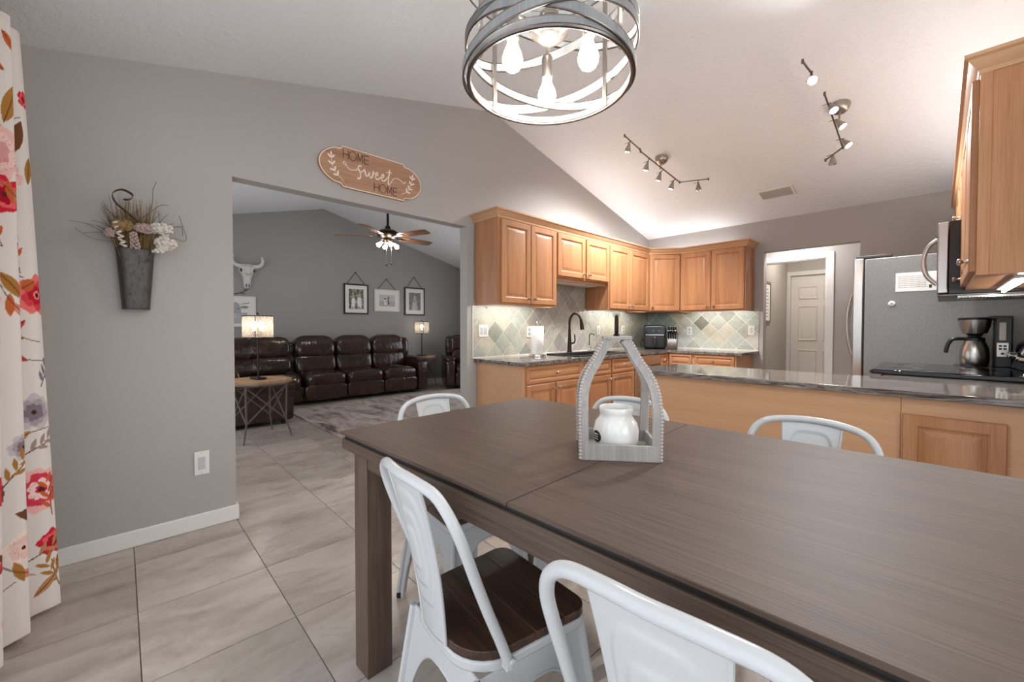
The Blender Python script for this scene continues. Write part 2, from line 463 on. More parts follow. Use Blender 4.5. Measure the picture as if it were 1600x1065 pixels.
def clip(poly, x0, y0, x1, y1):
    def cut(ps, ins, inter):
        out = []
        for i in range(len(ps)):
            a, b = ps[i-1], ps[i]
            if ins(b):
                if not ins(a): out.append(inter(a, b))
                out.append(b)
            elif ins(a): out.append(inter(a, b))
        return out
    def ix(xc): return lambda a, b: (xc, a[1]+(b[1]-a[1])*(xc-a[0])/(b[0]-a[0]))
    def iy(yc): return lambda a, b: (a[0]+(b[0]-a[0])*(yc-a[1])/(b[1]-a[1]), yc)
    for ins, it in ((lambda p: p[0] >= x0, ix(x0)), (lambda p: p[0] <= x1, ix(x1)), (lambda p: p[1] >= y0, iy(y0)), (lambda p: p[1] <= y1, iy(y1))):
        if not poly: break
        poly = cut(poly, ins, it)
    return poly

# ------------------------------------------------------------------ room dimensions
YB, YC, YR_, ZR, ZB = 5.713, -0.451, 2.631, 3.288, 2.502
SL = (ZR-ZB)/(YB-YR_)
def ceil_z(y): return ZR-SL*abs(y-YR_)
XF, XD, XE = -4.55, 3.46, 5.2      # far living wall, kitchen right wall, dining end wall
OY0, OY1, OH = 0.509, 2.321, 2.127  # opening in the left wall
TA = 0.105

# ------------------------------------------------------------------ structure
def build_structure():
    struct('wall_left', MB().prism([(YC, 0), (OY0, 0), (OY0, OH), (OY1, OH), (OY1, 0), (YB, 0), (YB, ZB), (YR_, ZR), (YC, ZB)], -TA, 0, 'yz'), 'wall_grey')
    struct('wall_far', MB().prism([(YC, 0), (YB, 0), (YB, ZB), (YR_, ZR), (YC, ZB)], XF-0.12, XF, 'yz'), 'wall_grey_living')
    struct('wall_back', MB().prism([(0, 0), (1.527, 0), (1.527, 2.12), (2.432, 2.12), (2.432, 0), (XD, 0), (XD, ZB), (0, ZB)], YB, YB+0.12, 'xz'), 'wall_grey')
    lb = MB()
    for a, b, c, d in ((XF, -3.4, 0, ZB), (-0.7, -TA, 0, ZB), (-3.4, -0.7, 0, 0.55), (-3.4, -0.7, 2.15, ZB)): lb.box(a, YB, c, b, YB+0.12, d)
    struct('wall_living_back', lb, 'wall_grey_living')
    fr = MB()
    for a, b, c, d in ((XF, -3.7, 0, ZB), (-0.9, 0.85, 0, ZB), (-3.7, -0.9, 0, 0.5), (-3.7, -0.9, 2.2, ZB), (0.85, 4.45, 2.12, ZB), (4.45, XE, 0, ZB)): fr.box(a, YC-0.12, c, b, YC, d)
    struct('wall_front', fr, 'wall_grey')
    struct('wall_right', MB().prism([(2.3, 0), (YB+0.12, 0), (YB+0.12, ZB), (YR_, ZR), (2.3, ceil_z(2.3))], XD, XD+0.12, 'yz'), 'wall_grey')
    struct('wall_partition', MB().prism([(XD+0.12, 0), (XE, 0), (XE, ceil_z(2.36)), (XD+0.12, ceil_z(2.36))], 2.3, 2.42, 'xz'), 'wall_grey')
    er = MB().prism([(YC, 0), (2.42, 0), (2.42, 0.65), (YC, 0.65)], XE, XE+0.12, 'yz')
    er.prism([(YC, 2.2), (2.42, 2.2), (2.42, ceil_z(2.42)), (YC, ZB)], XE, XE+0.12, 'yz')
    er.prism([(YC, 0.65), (-0.05, 0.65), (-0.05, 2.2), (YC, 2.2)], XE, XE+0.12, 'yz'); er.prism([(1.95, 0.65), (2.42, 0.65), (2.42, 2.2), (1.95, 2.2)], XE, XE+0.12, 'yz')
    struct('wall_dining_end', er, 'wall_grey')
    struct('ceiling', MB().prism([(YC-0.12, ZB-SL*0.12), (YR_, ZR), (YB+0.12, ZB-SL*0.12), (YB+0.12, ZB+0.25), (YR_, ZR+0.2), (YC-0.12, ZB+0.25)], XF-0.12, XE+0.12, 'yz'), 'ceiling')
    # floor: bed + single tiles
    fl = struct('floor', MB().box(XF-0.12, YC-0.4, -0.08, XE+0.12, 8.3, -0.006), 'grout_floor')
    px, py, x0, y0 = 0.4825, 0.4735, 0.24, 0.036
    cache = {}
    for i in range(-11, 11):
        for j in range(-2, 18):
            a, b, c, d = x0+i*px, y0+j*py, x0+(i+1)*px, y0+(j+1)*py
            a2, b2, c2, d2 = max(a, XF), max(b, YC), min(c, XE), min(d, YB if c < 1.3 or a > 2.5 else 8.2)
            if c2-a2 < 0.03 or d2-b2 < 0.03: continue
            if a2 > XD+0.1 and b2 > 2.4: continue
            if j > 12 and (a2 < 1.1 or c2 > 2.7): continue
            if a2 > 3.5 and b2 < 2.3 and a2 > 4.2: continue
            key = (round(a2-a, 3), round(b2-b, 3), round(c2-c, 3), round(d2-d, 3)); g = 0.0018
            if key not in cache:
                m = MB().box(a2-a+g, b2-b+g, -0.006, c2-a-g, d2-b-g, 0).mesh('floor_tile', None); m.materials.append(MATS['travertine']); cache[key] = m
            part('floor_tile', cache[key], None, fl, loc=(a, b, 0), angle=None)
    # baseboards
    bb = lambda n, *a: struct(n, MB().box(*a), 'white_trim', 0.004)
    bb('baseboard_left', 0, YC, 0, 0.016, OY0+0.012, 0.09)
    bb('baseboard_jamb', -TA, OY0, 0, -0.0, OY0+0.012, 0.09)
    bb('baseboard_far', XF, YC, 0, XF+0.016, YB, 0.09)
    # glass door behind the camera, then the added windows
    wd = struct('window_1', MB().box(0.85, YC-0.1, 2.06, 4.45, YC-0.02, 2.12).box(0.85, YC-0.1, 0, 0.91, YC-0.02, 2.06).box(4.39, YC-0.1, 0, 4.45, YC-0.02, 2.06).box(2.61, YC-0.1, 0, 2.69, YC-0.02, 2.06).box(0.91, YC-0.1, 0, 4.39, YC-0.02, 0.05), 'white_trim')
    part('pane', MB().box(0.91, YC-0.07, 0.05, 2.61, YC-0.062, 2.06), 'window_pane', wd); part('pane', MB().box(2.69, YC-0.07, 0.05, 4.39, YC-0.062, 2.06), 'window_pane', wd)
    def win(name, axis, a, b, z0, z1, c):
        m = MB()
        for lo, hi, q, r in ((a, b, z1-0.06, z1), (a, b, z0, z0+0.06), (a, a+0.06, z0, z1), (b-0.06, b, z0, z1), ((a+b)/2-0.03, (a+b)/2+0.03, z0, z1)):
            if axis == 'x': m.box(lo, c, q, hi, c+0.06, r)
            else: m.box(c, lo, q, c+0.06, hi, r)
        o = struct(name, m, 'white_trim')
        p = MB().box(a+.05, c+.02, z0+.05, b-.05, c+.028, z1-.05) if axis == 'x' else MB().box(c+.02, a+.05, z0+.05, c+.028, b-.05, z1-.05)
        part('pane', p, 'window_pane', o)
    win('added_window_2', 'x', -3.7, -0.9, 0.5, 2.2, YC-0.09); win('added_window_3', 'x', -3.4, -0.7, 0.55, 2.15, YB+0.03); win('added_window_4', 'y', -0.05, 1.95, 0.65, 2.2, XE+0.03)  # unseen windows, put in as light openings for both rooms
    # ---- hall beyond the back wall
    Y2 = 6.45
    struct('wall_vestibule_left', MB().box(1.08, YB+0.12, 0, 1.2, Y2, 2.44), 'wall_grey')
    struct('wall_vestibule_right', MB().box(2.75, YB+0.12, 0, 2.87, Y2+0.1, 2.44), 'wall_grey')
    struct('wall_vestibule_back', MB().box(2.035, Y2, 0, 2.75, Y2+0.1, 2.44).box(1.2, Y2, 2.075, 2.035, Y2+0.1, 2.44), 'wall_grey')
    struct('ceiling_hall', MB().box(1.08, YB+0.12, 2.44, 2.87, 8.3, 2.5), 'ceiling')
    struct('wall_hall_left', MB().box(1.08, Y2, 0, 1.25, 8.2, 2.44), 'wall_hall')
    struct('wall_hall_right', MB().box(2.3, Y2+0.1, 0, 2.42, 8.2, 2.44), 'wall_hall')
    struct('wall_hall_back', MB().box(1.08, 8.1, 0, 1.30, 8.22, 2.44).box(2.10, 8.1, 0, 2.42, 8.22, 2.44).box(1.30, 8.1, 2.05, 2.10, 8.22, 2.44), 'wall_hall')
    struct('trim_1', MB().box(2.035, Y2-0.016, 0, 2.11, Y2, 2.075).box(1.2, Y2-0.016, 2.075, 2.11, Y2, 2.15).box(2.022, Y2-0.004, 0, 2.035, Y2+0.1, 2.075).box(1.2, Y2-0.004, 2.062, 2.035, Y2+0.1, 2.075), 'white_trim', 0.004)
    struct('trim_2', MB().box(1.235, 8.082, 0, 1.30, 8.1, 2.05).box(2.10, 8.082, 0, 2.165, 8.1, 2.05).box(1.235, 8.082, 2.05, 2.165, 8.1, 2.12), 'white_trim', 0.004)
    d = struct('door_1', MB().box(1.30, 8.13, 0.005, 2.10, 8.17, 2.05), 'white_door')
    for (a, b) in ((1.405, 1.665), (1.735, 1.995)):
        for (z0, z1) in ((1.66, 1.87), (0.98, 1.55), (0.2, 0.83)):
            loops = []
            for ins, y in ((0, 8.1295), (0.0, 8.122), (0.012, 8.114), (0.024, 8.127), (0.036, 8.127), (0.06, 8.119), (0.07, 8.119)):
                loops.append([(a+ins, y, z0+ins), (b-ins, y, z0+ins), (b-ins, y, z1-ins), (a+ins, y, z1-ins)])
            part('door_panel', MB().rings(loops), 'white_door', d)
    t = thing('hall_ceiling_lamp', 'small round flush lamp on the hall ceiling', 'ceiling lamp', (1.7, 7.2, 2.44))
    part('base', MB().lathe([(0.15, -0.02), (0.15, 0)], seg=28), 'nickel', t); part('diffuser', MB().lathe([(0, -0.09), (0.08, -0.08), (0.13, -0.05), (0.14, -0.02)], seg=28), 'hall_lamp', t)
    t = thing('vestibule_ceiling_lamp', 'small round flush lamp on the ceiling just behind the doorway', 'ceiling lamp', (1.75, 6.08, 2.44))
    part('base', MB().lathe([(0.12, -0.02), (0.12, 0)], seg=28), 'nickel', t); part('diffuser', MB().lathe([(0, -0.08), (0.07, -0.07), (0.1, -0.05), (0.11, -0.02)], seg=28), 'vestibule_lamp', t)
    # framed notice on the hall's left wall
    t = thing('framed_notice', 'tall framed white notice on the hall wall beyond the doorway', 'picture', (1.25, 6.84, 1.27))
    part('frame', MB().box(0, -0.24, 0, 0.02, 0.24, 0.03).box(0, -0.24, 0.57, 0.02, 0.24, 0.6).box(0, -0.24, 0.03, 0.02, -0.21, 0.57).box(0, 0.21, 0.03, 0.02, 0.24, 0.57), 'frame_brown', t)
    part('sheet', MB().box(0.001, -0.21, 0.03, 0.012, 0.21, 0.57), 'paper_white', t)
    tx = MB()
    for k in range(9):
        wv = 0.12+0.05*random.random(); tx.box(0.012, -wv, 0.08+k*0.05, 0.0128, wv, 0.095+k*0.05)
    part('text_lines', tx, 'wall_grey', t)
build_structure()

# ------------------------------------------------------------------ curtain
def build_curtain():
    bot = spline([(.450, -.200), (.487, -.232), (.520, -.320), (.575, -.318), (.622, -.268), (.655, -.285), (.69, -.37), (.75, -.38), (.80, -.31), (.86, -.36), (.92, -.39), (.98, -.32), (1.04, -.37)], 34)
    top = spline([(.395, -.285), (.425, -.297), (.455, -.352), (.485, -.350), (.508, -.298), (.53, -.305), (.56, -.365), (.60, -.36), (.63, -.31), (.665, -.355), (.70, -.37), (.73, -.32), (.77, -.36)], 34)
    nu = len(bot); nv = 640; ztop, zbot = 2.405, 0.02
    bot = np.array(bot); top = np.array(top)
    seglen = np.r_[0, np.cumsum(np.linalg.norm(np.diff(bot, axis=0), axis=1))]
    T = np.linspace(0, 1, nv)
    V = np.zeros((nu, nv, 3)); S = np.zeros((nu, nv)); Z = np.zeros((nu, nv))
    for j, t in enumerate(T):
        e = t**0.9
        V[:, j, :2] = top*(1-e)+bot*e
        V[:, j, 2] = ztop+(zbot-ztop)*t
        V[:, j, 2] += 0.008*np.sin(seglen*26)*t
        S[:, j] = seglen; Z[:, j] = V[:, j, 2]
    # flat print: large watercolour blooms, leaves and twigs
    s, z = S.ravel(), Z.ravel(); C = np.tile(np.array(lin(213, 206, 199)[:3]), (len(s), 1))
    r = np.random.default_rng(11)
    def lay(mask, col, a=1.0):
        c = np.array(lin(*col)[:3]); C[mask] = C[mask]*(1-a)+c*a
    def rot(cx, cz, ang): 
        dx, dz = s-cx, z-cz; return dx*math.cos(ang)+dz*math.sin(ang), -dx*math.sin(ang)+dz*math.cos(ang)
    def leaf(cx, cz, ang, L, W, col, vein=None):
        a, b = rot(cx, cz, ang); q = np.clip(1-(a/L)**2, 0, 1); m = np.abs(b) < W*q
        lay(m & (np.abs(a) < L), col)
        if vein: lay((np.abs(b) < 0.0022) & (np.abs(a) < L*0.9), vein)
    def twig(cx, cz, ang, L, col, leafcol, n=5):
        a, b = rot(cx, cz, ang); lay((np.abs(b-0.15*a*a/L) < 0.0025) & (a > 0) & (a < L), col)
        for k in range(n):
            d = L*(0.25+0.75*k/(n-1)); sd = 1 if k % 2 else -1
            x = cx+d*math.cos(ang); q = cz+d*math.sin(ang)
            leaf(x+0.022*math.cos(ang+sd*0.7), q+0.022*math.sin(ang+sd*0.7), ang+sd*0.7, 0.026, 0.008, leafcol)
    def bloom(cx, cz, rad, cols, n=6):
        dx, dz = s-cx, z-cz; rr = np.hypot(dx, dz); th = np.arctan2(dz, dx); ph = r.uniform(0, 6.28)
        for k, col in enumerate(cols):
            f = 1-0.26*k; edge = rad*f*(0.80+0.2*np.abs(np.cos(n*0.5*(th+ph+k*0.9)))+0.06*np.sin(9*th+k*3))
            lay(rr < edge, col)
        lay((rr < rad*0.75) & (np.abs(np.sin(13*th+5*np.sin(rr*70))) < 0.13) & (rr > rad*0.3), (150, 24, 40), 0.55)
        lay(rr < rad*0.12, (70, 40, 40))
    W_ = seglen[-1]; pink = [(222, 176, 168), (230, 192, 182), (208, 150, 146)]; coral = [(222, 110, 104), (206, 66, 72), (178, 28, 48), (226, 140, 128)]; red = [(196, 36, 56), (222, 96, 96), (160, 18, 38)]
    grey = [(186, 178, 180), (160, 150, 156), (120, 110, 118)]; fan = [(228, 170, 166), (200, 60, 80), (236, 200, 196), (190, 40, 64)]
    for cx, cz, rad, cols in ((0.02, 1.33, 0.085, coral), (0.36, 1.86, 0.11, pink), (0.33, 1.70, 0.075, red), (0.05, 0.53, 0.095, fan), (0.02, 0.30, 0.055, red), (0.06, 0.85, 0.075, grey),
                              (0.42, 1.30, 0.075, pink), (0.62, 1.55, 0.1, coral), (0.20, 0.05, 0.075, red), (0.50, 0.16, 0.07, pink), (0.3, 0.36, 0.06, [(232, 208, 196), (224, 190, 176)]), (0.52, 0.62, 0.07, red),
                              (0.80, 0.9, 0.1, coral), (0.85, 1.9, 0.1, pink), (0.48, 0.98, 0.06, grey), (0.85, 0.3, 0.09, fan), (0.10, 1.80, 0.05, pink), (0.02, 2.13, 0.035, red), (0.29, 0.74, 0.05, grey)):
        bloom(cx, cz, rad, cols, 5)
    gold, rust, olive, brown = (160, 112, 52), (186, 94, 50), (138, 118, 66), (104, 66, 44)
    for cx, cz, a, L, Wd, col in ((0.30, 2.06, 1.9, 0.09, 0.03, gold), (0.30, 2.30, 0.9, 0.045, 0.018, rust), (0.36, 2.2, 0.5, 0.045, 0.018, rust), (0.07, 1.96, 1.9, 0.08, 0.028, brown), (0.02, 1.84, 1.75, 0.06, 0.022, gold),
                                  (0.20, 1.36, 0.5, 0.095, 0.05, (176, 128, 86)), (0.22, 1.65, 1.0, 0.07, 0.016, (110, 60, 44)), (0.17, 1.09, 1.0, 0.06, 0.016, olive), (0.2, 0.55, 1.7, 0.075, 0.03, olive), (0.26, 0.47, 0.4, 0.07, 0.024, brown),
                                  (0.0, 0.2, 1.5, 0.035, 0.014, gold), (0.40, 1.05, 0.8, 0.06, 0.02, gold), (0.38, 0.62, 1.2, 0.075, 0.024, (112, 74, 62)), (0.47, 0.5, 1.9, 0.08, 0.024, (112, 74, 62)), (0.1, 1.2, 2.4, 0.04, 0.014, (196, 64, 70))):
        leaf(cx, cz, a, L, Wd, col, brown)
    for cx, cz, a, L, c1, c2 in ((0.18, 0.86, 1.35, 0.18, rust, rust), (0.0, 0.10, 1.2, 0.13, brown, gold), (0.14, 0.16, 0.7, 0.12, olive, olive), (0.40, 0.30, 1.2, 0.14, olive, olive), (0.03, 0.95, 2.0, 0.1, (90, 84, 90), (120, 110, 116)),
                                 (0.2, 1.75, 2.3, 0.12, brown, brown), (0.6, 0.4, 1.5, 0.15, rust, rust), (0.7, 1.2, 1.0, 0.15, olive, olive), (0.1, 0.68, 2.6, 0.12, brown, (150, 130, 120)), (0.34, 1.5, 1.2, 0.1, brown, rust)):
        twig(cx, cz, a, L, c1, c2, 6)
    cols = [rust, gold, olive, brown, (196, 64, 70), (206, 130, 110), (176, 128, 86)]
    for k in range(46):
        cx, cz = r.uniform(0, W_), r.uniform(0.06, 2.25); c = cols[r.integers(len(cols))]; a = r.uniform(0.3, 2.8)
        if k % 3 == 0: twig(cx, cz, a, r.uniform(0.09, 0.17), brown, c, 6)
        elif k % 3 == 1: leaf(cx, cz, a, r.uniform(0.03, 0.075), r.uniform(0.012, 0.026), c, brown)
        else:
            leaf(cx, cz, a, 0.05, 0.017, c); leaf(cx+0.035, cz+0.02, a+0.9, 0.045, 0.015, cols[r.integers(len(cols))])
            p, q = rot(cx, cz, a); lay((np.abs(q-3*p*p) < 0.002) & (np.abs(p) < 0.11), brown)
    mb = MB(); mb.surf([[tuple(V[i, j]) for j in range(nv)] for i in range(nu)])
    t = thing('floral_curtain', 'long white curtain printed with red and pink flowers beside the grey wall', 'curtain', (0, 0, 0))
    o = part('cloth', mb, 'curtain_cloth', t, angle=80, fix=False)
    at = o.data.color_attributes.new('Col', 'FLOAT_COLOR', 'POINT'); at.data.foreach_set('color', np.c_[C, np.ones(len(C))].astype(np.float32).ravel())
    md = o.modifiers.new('thick', 'SOLIDIFY'); md.thickness = 0.003
    part('curtain_rod', MB().tube([(0.33, -0.34, 2.43), (4.6, -0.34, 2.43)], 0.011, 10).ball((0.32, -0.34, 2.43), 0.02), 'bronze_dark', t)
    for x in (0.40, 2.6, 4.5): part('rod_bracket', MB().box(x-.008, YC, 2.42, x+.008, -.34, 2.432), 'bronze_dark', t)
build_curtain()

# ------------------------------------------------------------------ kitchen cabinets
def nested(mb, w, h, prof, x0=0, z0=0):
    loops = []
    for ins, y in prof:
        loops.append([(x0+ins, y, z0+ins), (x0+w-ins, y, z0+ins), (x0+w-ins, y, z0+h-ins), (x0+ins, y, z0+h-ins)])
    return mb.rings(loops)
def door_mesh(w, h, t=0.02):
    k = min(1.0, min(w, h)/0.26); f = 0.056*k
    return nested(MB(), w, h, [(0, 0), (0, -t+0.004), (0.004, -t), (f-0.008*k, -t), (f-0.002, -t+0.003), (f, -t+0.010), (f+0.012*k, -t+0.011), (f+0.034*k, -t+0.002), (f+0.04*k, -t+0.001)])
def knob_mb(x, z, y=-0.02):
    return MB().lathe([(0.009, 0), (0.007, 0.004), (0.0055, 0.012), (0.009, 0.017), (0.0135, 0.021), (0.0145, 0.026), (0.011, 0.031), (0, 0.033)], (x, y, z), (0, -1, 0), 14)
def put_door(par, x0, x1, z0, z1, knob=None, name='door', mat='maple'):
    d = part(name, door_mesh(x1-x0, z1-z0), mat, par, loc=(x0, -0.0005, z0), angle=25)
    if knob:
        kx = {'l': 0.035, 'r': x1-x0-0.035, 'c': (x1-x0)/2}[knob[0]]; kz = {'b': 0.045, 't': z1-z0-0.045, 'm': (z1-z0)/2}[knob[1]]
        part('knob', knob_mb(kx, kz), 'nickel', d)
    return d

UB, UT = 1.400, 2.172
def build_kitchen():
    RA, RB, RDD = R(90), 0.0, R(-90)
    def upper(label, loc, rz, w, z0, z1, doors, depth=0.318, light=True, side=None):
        t = thing('wall_cabinet', label, 'cabinet', loc, rz)
        part('body', MB().box(0, 0, z0+(0.018 if light else 0), w, depth, z1), 'maple', t, 0.0015)
        for (a, b, kn) in doors: put_door(t, a, b, z0+0.018, z1-0.016, kn)
        if side is not None: part('side_stile', MB().box(side-0.004 if side == 0 else side, 0.0, z0, side if side == 0 else side+0.004, 0.034, z1), 'maple', t, 0.001)
        if light:
            part('light_rail', MB().box(0, 0, z0, w, 0.016, z0+0.0178).box(0, 0.016, z0, 0.016, depth, z0+0.0178).box(w-0.016, 0.016, z0, w, depth, z0+0.0178), 'maple_x', t)
            part('light_strip', MB().box(0.05, 0.10, z0+0.009, w-0.05, 0.12, z0+0.0175), 'led_strip', t, label='lit strip under the cabinet')
        return t
    X0 = 0.338
    upper('two-door wall cabinet nearest the living room opening, above the paper towel', (X0, 2.40, 0), RA, 0.79, UB, UT, [(0.032, 0.404, 'rb'), (0.412, 0.778, 'lb')])
    upper('short two-door wall cabinet above the black sink faucet', (X0, 3.19, 0), RA, 0.95, 1.705, UT, [(0.012, 0.472, 'rb'), (0.50, 0.938, 'lb')], light=False)
    upper('two-door wall cabinet between the short cabinet and the corner', (X0, 4.14, 0), RA, 0.95, UB, UT, [(0.014, 0.455, 'rb'), (0.475, 0.938, 'lb')])
    upper('two-door wall cabinet on the back wall beside the doorway', (0.645, 5.376, 0), RB, 0.785, UB, UT, [(0.012, 0.388, 'rb'), (0.398, 0.772, 'lb')])
    # diagonal corner cabinet
    t = thing('corner_wall_cabinet', 'single-door diagonal wall cabinet in the kitchen corner above the air fryer', 'cabinet', (X0, 5.09, 0), R(45))
    L = math.hypot(0.645-X0, 5.376-5.09)
    part('body', MB().prism([(0, 0), (L, 0), (L*0.5+0.438, 0.226), (L/2, 0.66), (L*0.5-0.438, 0.226)], UB+0.006, UT), 'maple', t)
    put_door(t, 0.012, L-0.012, UB+0.018, UT-0.016, 'lb')
    # range light hood under the short cabinet
    t = thing('sink_valance', 'slim wooden light valance under the short cabinet above the sink', 'valance', (X0-0.03, 3.2, 1.675), RA)
    part('box', MB().box(0, 0, 0, 0.93, 0.27, 0.030), 'maple_flat', t, 0.003); part('lens', MB().box(0.1, 0.04, -0.006, 0.8, 0.16, 0), 'frame_white', t)
    # crown moulding
    def crown(path, prof, name, label):
        P = [Vector(p) for p in path]; n = len(P); loops = []
        for i in range(n):
            ns = []
            if i > 0: d = (P[i]-P[i-1]).normalized(); ns.append(Vector((d.y, -d.x)))
            if i < n-1: d = (P[i+1]-P[i]).normalized(); ns.append(Vector((d.y, -d.x)))
            m = sum(ns, Vector((0, 0))); m = m/(m.dot(ns[0]))
            loops.append([(P[i].x+m.x*o, P[i].y+m.y*o, z) for o, z in prof])
        o = part(name, MB().rings(loops), 'maple_flat', None, angle=25); return tag(o, label, 'moulding')
    pr = [(-0.02, UT-0.004), (0.004, UT-0.004), (0.006, UT+0.012), (0.016, UT+0.022), (0.030, UT+0.042), (0.034, UT+0.050), (0.046, UT+0.056), (0.046, UT+0.070), (-0.02, UT+0.070)]
    crown([(0.0, 2.40), (X0, 2.40), (X0, 5.09), (0.645, 5.376), (1.43, 5.376), (1.43, YB)], pr, 'crown_moulding', 'wooden crown moulding running along the tops of the corner cabinets')
    # lights lying on top of the cabinets
    t = thing('cabinet_top_light', 'bright light strip lying on top of the corner cabinets', 'light strip', (0, 0, UT))
    part('strip', MB().box(0.06, 3.6, 0, 0.10, 5.5, 0.015), 'led_strip_top', t); part('strip', MB().box(0.25, 5.58, 0, 1.2, 5.62, 0.015), 'led_strip_top', t)
    t = thing('cabinet_top_light', 'bright light strip lying on top of the right wall cabinets', 'light strip', (0, 0, 2.215))
    part('strip', MB().box(3.30, 2.75, 0, 3.34, 5.1, 0.015), 'led_strip_top', t)
    # ---- base cabinets
    BF = 0.612; BT = 0.872
    def base(label, loc, rz, w, fronts, depth=0.60, hollow=False):
        t = thing('base_cabinet', label, 'cabinet', loc, rz)
        if hollow:
            part('body', MB().box(0, 0, 0.10, w, 0.02, BT).box(0, 0.02, 0.10, 0.018, depth, BT).box(w-0.018, 0.02, 0.10, w, depth, BT).box(0.018, depth-0.015, 0.10, w-0.018, depth, BT).box(0.018, 0.02, 0.10, w-0.018, depth-0.015, 0.12), 'maple_flat', t)
        else:
            part('body', MB().box(0, 0, 0.10, w, depth, BT), 'maple_flat', t, 0.001)
        part('toe_kick', MB().box(0, 0.06, 0.0, w, depth, 0.10), 'black_matte', t)
        for f in fronts: put_door(t, *f[1:], name=f[0], mat='maple_x' if f[0] == 'drawer' else 'maple')
        return t
    base('base cabinet with one wide drawer at the living room end of the counter', (BF, 2.43, 0), RA, 0.845, [('drawer', 0.04, 0.80, 0.715, 0.860, 'cm'), ('door', 0.04, 0.412, 0.125, 0.70, 'rt'), ('door', 0.428, 0.80, 0.125, 0.70, 'lt')])
    base('base cabinet with two doors under the black sink', (BF, 3.275, 0), RA, 0.975, [('drawer', 0.02, 0.475, 0.715, 0.860, None), ('drawer', 0.50, 0.955, 0.715, 0.860, 'cm'), ('door', 0.02, 0.475, 0.125, 0.70, 'rt'), ('door', 0.50, 0.955, 0.125, 0.70, 'lt')], hollow=True)
    base('narrow base cabinet between dishwasher and corner', (BF, 4.87, 0), RA, 0.235, [('drawer', 0.01, 0.205, 0.715, 0.860, 'cm'), ('door', 0.01, 0.205, 0.125, 0.70, 'lt')])
    base('base cabinet on the back wall with two drawers beside the doorway', (BF+0.008, 5.105, 0), RB, 0.80, [('drawer', 0.015, 0.30, 0.715, 0.860, None), ('drawer', 0.335, 0.785, 0.715, 0.860, 'cm'), ('door', 0.015, 0.30, 0.125, 0.70, 'rt'), ('door', 0.335, 0.785, 0.125, 0.70, 'lt')])
    t = thing('dishwasher', 'stainless dishwasher under the counter near the kitchen corner', 'dishwasher', (BF, 4.252, 0), RA)
    part('body', MB().box(0, 0.0, 0.05, 0.613, 0.57, 0.868), 'dark_grey_plastic', t)
    part('door', MB().box(0.006, -0.022, 0.11, 0.606, 0, 0.735), 'steel', t, 0.004)
    part('control_panel', MB().box(0.006, -0.024, 0.745, 0.606, 0, 0.862), 'steel', t, 0.004)
    part('handle', MB().tube([(0.05, -0.06, 0.715), (0.56, -0.06, 0.715)], 0.011, 10).tube([(0.07, -0.022, 0.715), (0.07, -0.06, 0.715)], 0.008).tube([(0.54, -0.022, 0.715), (0.54, -0.06, 0.715)], 0.008), 'chrome', t)
    # ---- worktops
    CT0, CT1 = 0.872, 0.903
    m = MB(); m.box(0.0, 2.40, CT0, 0.642, 3.33, CT1).box(0.0, 4.20, CT0, 0.642, YB, CT1).box(0.0, 3.33, CT0, 0.12, 4.20, CT1).box(0.53, 3.33, CT0, 0.642, 4.20, CT1).box(0.642, 5.075, CT0, 1.485, YB, CT1)
    tag(part('worktop', m, 'granite_y', None), 'dark speckled granite worktop running around the kitchen corner', 'worktop')
    m = MB().prism([(1.60, 2.638), (3.455, 2.638), (3.455, 3.448), (2.79, 3.448), (2.79, 3.29), (1.56, 3.29), (1.56, 2.69)], CT0, CT1)
    tag(part('peninsula_worktop', m, 'granite_x', None, 0.004), 'grey streaked granite worktop on the peninsula behind the dining table', 'worktop')
    m = MB().box(2.79, 4.215, CT0, 3.455, 4.395, CT1)
    tag(part('side_worktop', m, 'granite_x', None, 0.003), 'short granite worktop between the stove and the refrigerator', 'worktop')
    # ---- peninsula cabinets
    t = thing('peninsula_cabinet', 'long plain maple panel front of the peninsula behind the table', 'cabinet', (1.615, 2.685, 0), 0)
    part('body', MB().box(0, 0, 0.0, 1.293, 0.56, BT), 'maple_flat', t, 0.002); part('base_rail', MB().box(0, -0.012, 0, 1.293, 0, 0.09), 'maple_flat', t, 0.002)
    t = thing('peninsula_end_cabinet', 'peninsula cabinet with one raised panel door facing the table', 'cabinet', (2.909, 2.685, 0), 0)
    part('body', MB().box(0, 0, 0.0, 0.545, 0.56, BT), 'maple_flat', t, 0.002); put_door(t, 0.005, 0.325, 0.14, 0.792, None)
    part('base_rail', MB().box(0, -0.012, 0, 0.545, 0, 0.09), 'maple_flat', t, 0.002)
    t = thing('stove_side_cabinet', 'narrow base cabinet under the worktop between stove and refrigerator', 'cabinet', (2.82, 4.39, 0), RDD)
    part('body', MB().box(0, 0, 0.1, 0.17, 0.60, BT), 'maple_flat', t); put_door(t, 0.008, 0.162, 0.125, 0.855, 'lt')
    # ---- right wall upper cabinets
    XU = 3.128
    upper('two-door wall cabinet at the right edge, its side panel facing the table', (XU, 3.50, 0), RDD, 1.0, 1.41, 2.215, [(0.012, 0.49, 'lb'), (0.502, 0.985, 'rb')], depth=0.327, side=1.0, light=False)
    t2 = thing('under_cabinet_light', 'lit tube light under the right wall cabinet', 'light strip', (3.235, 2.62, 1.398))
    part('housing', MB().box(0, 0, 0, 0.05, 0.75, 0.011), 'frame_white', t2); part('tube', MB().tube([(0.025, 0.01, -0.007), (0.025, 0.74, -0.007)], 0.008, 10), 'led_strip', t2)
    upper('short wall cabinet above the microwave', (XU, 4.27, 0), RDD, 0.765, 1.83, 2.215, [(0.01, 0.375, 'rb'), (0.385, 0.752, 'lb')], depth=0.327, light=False)
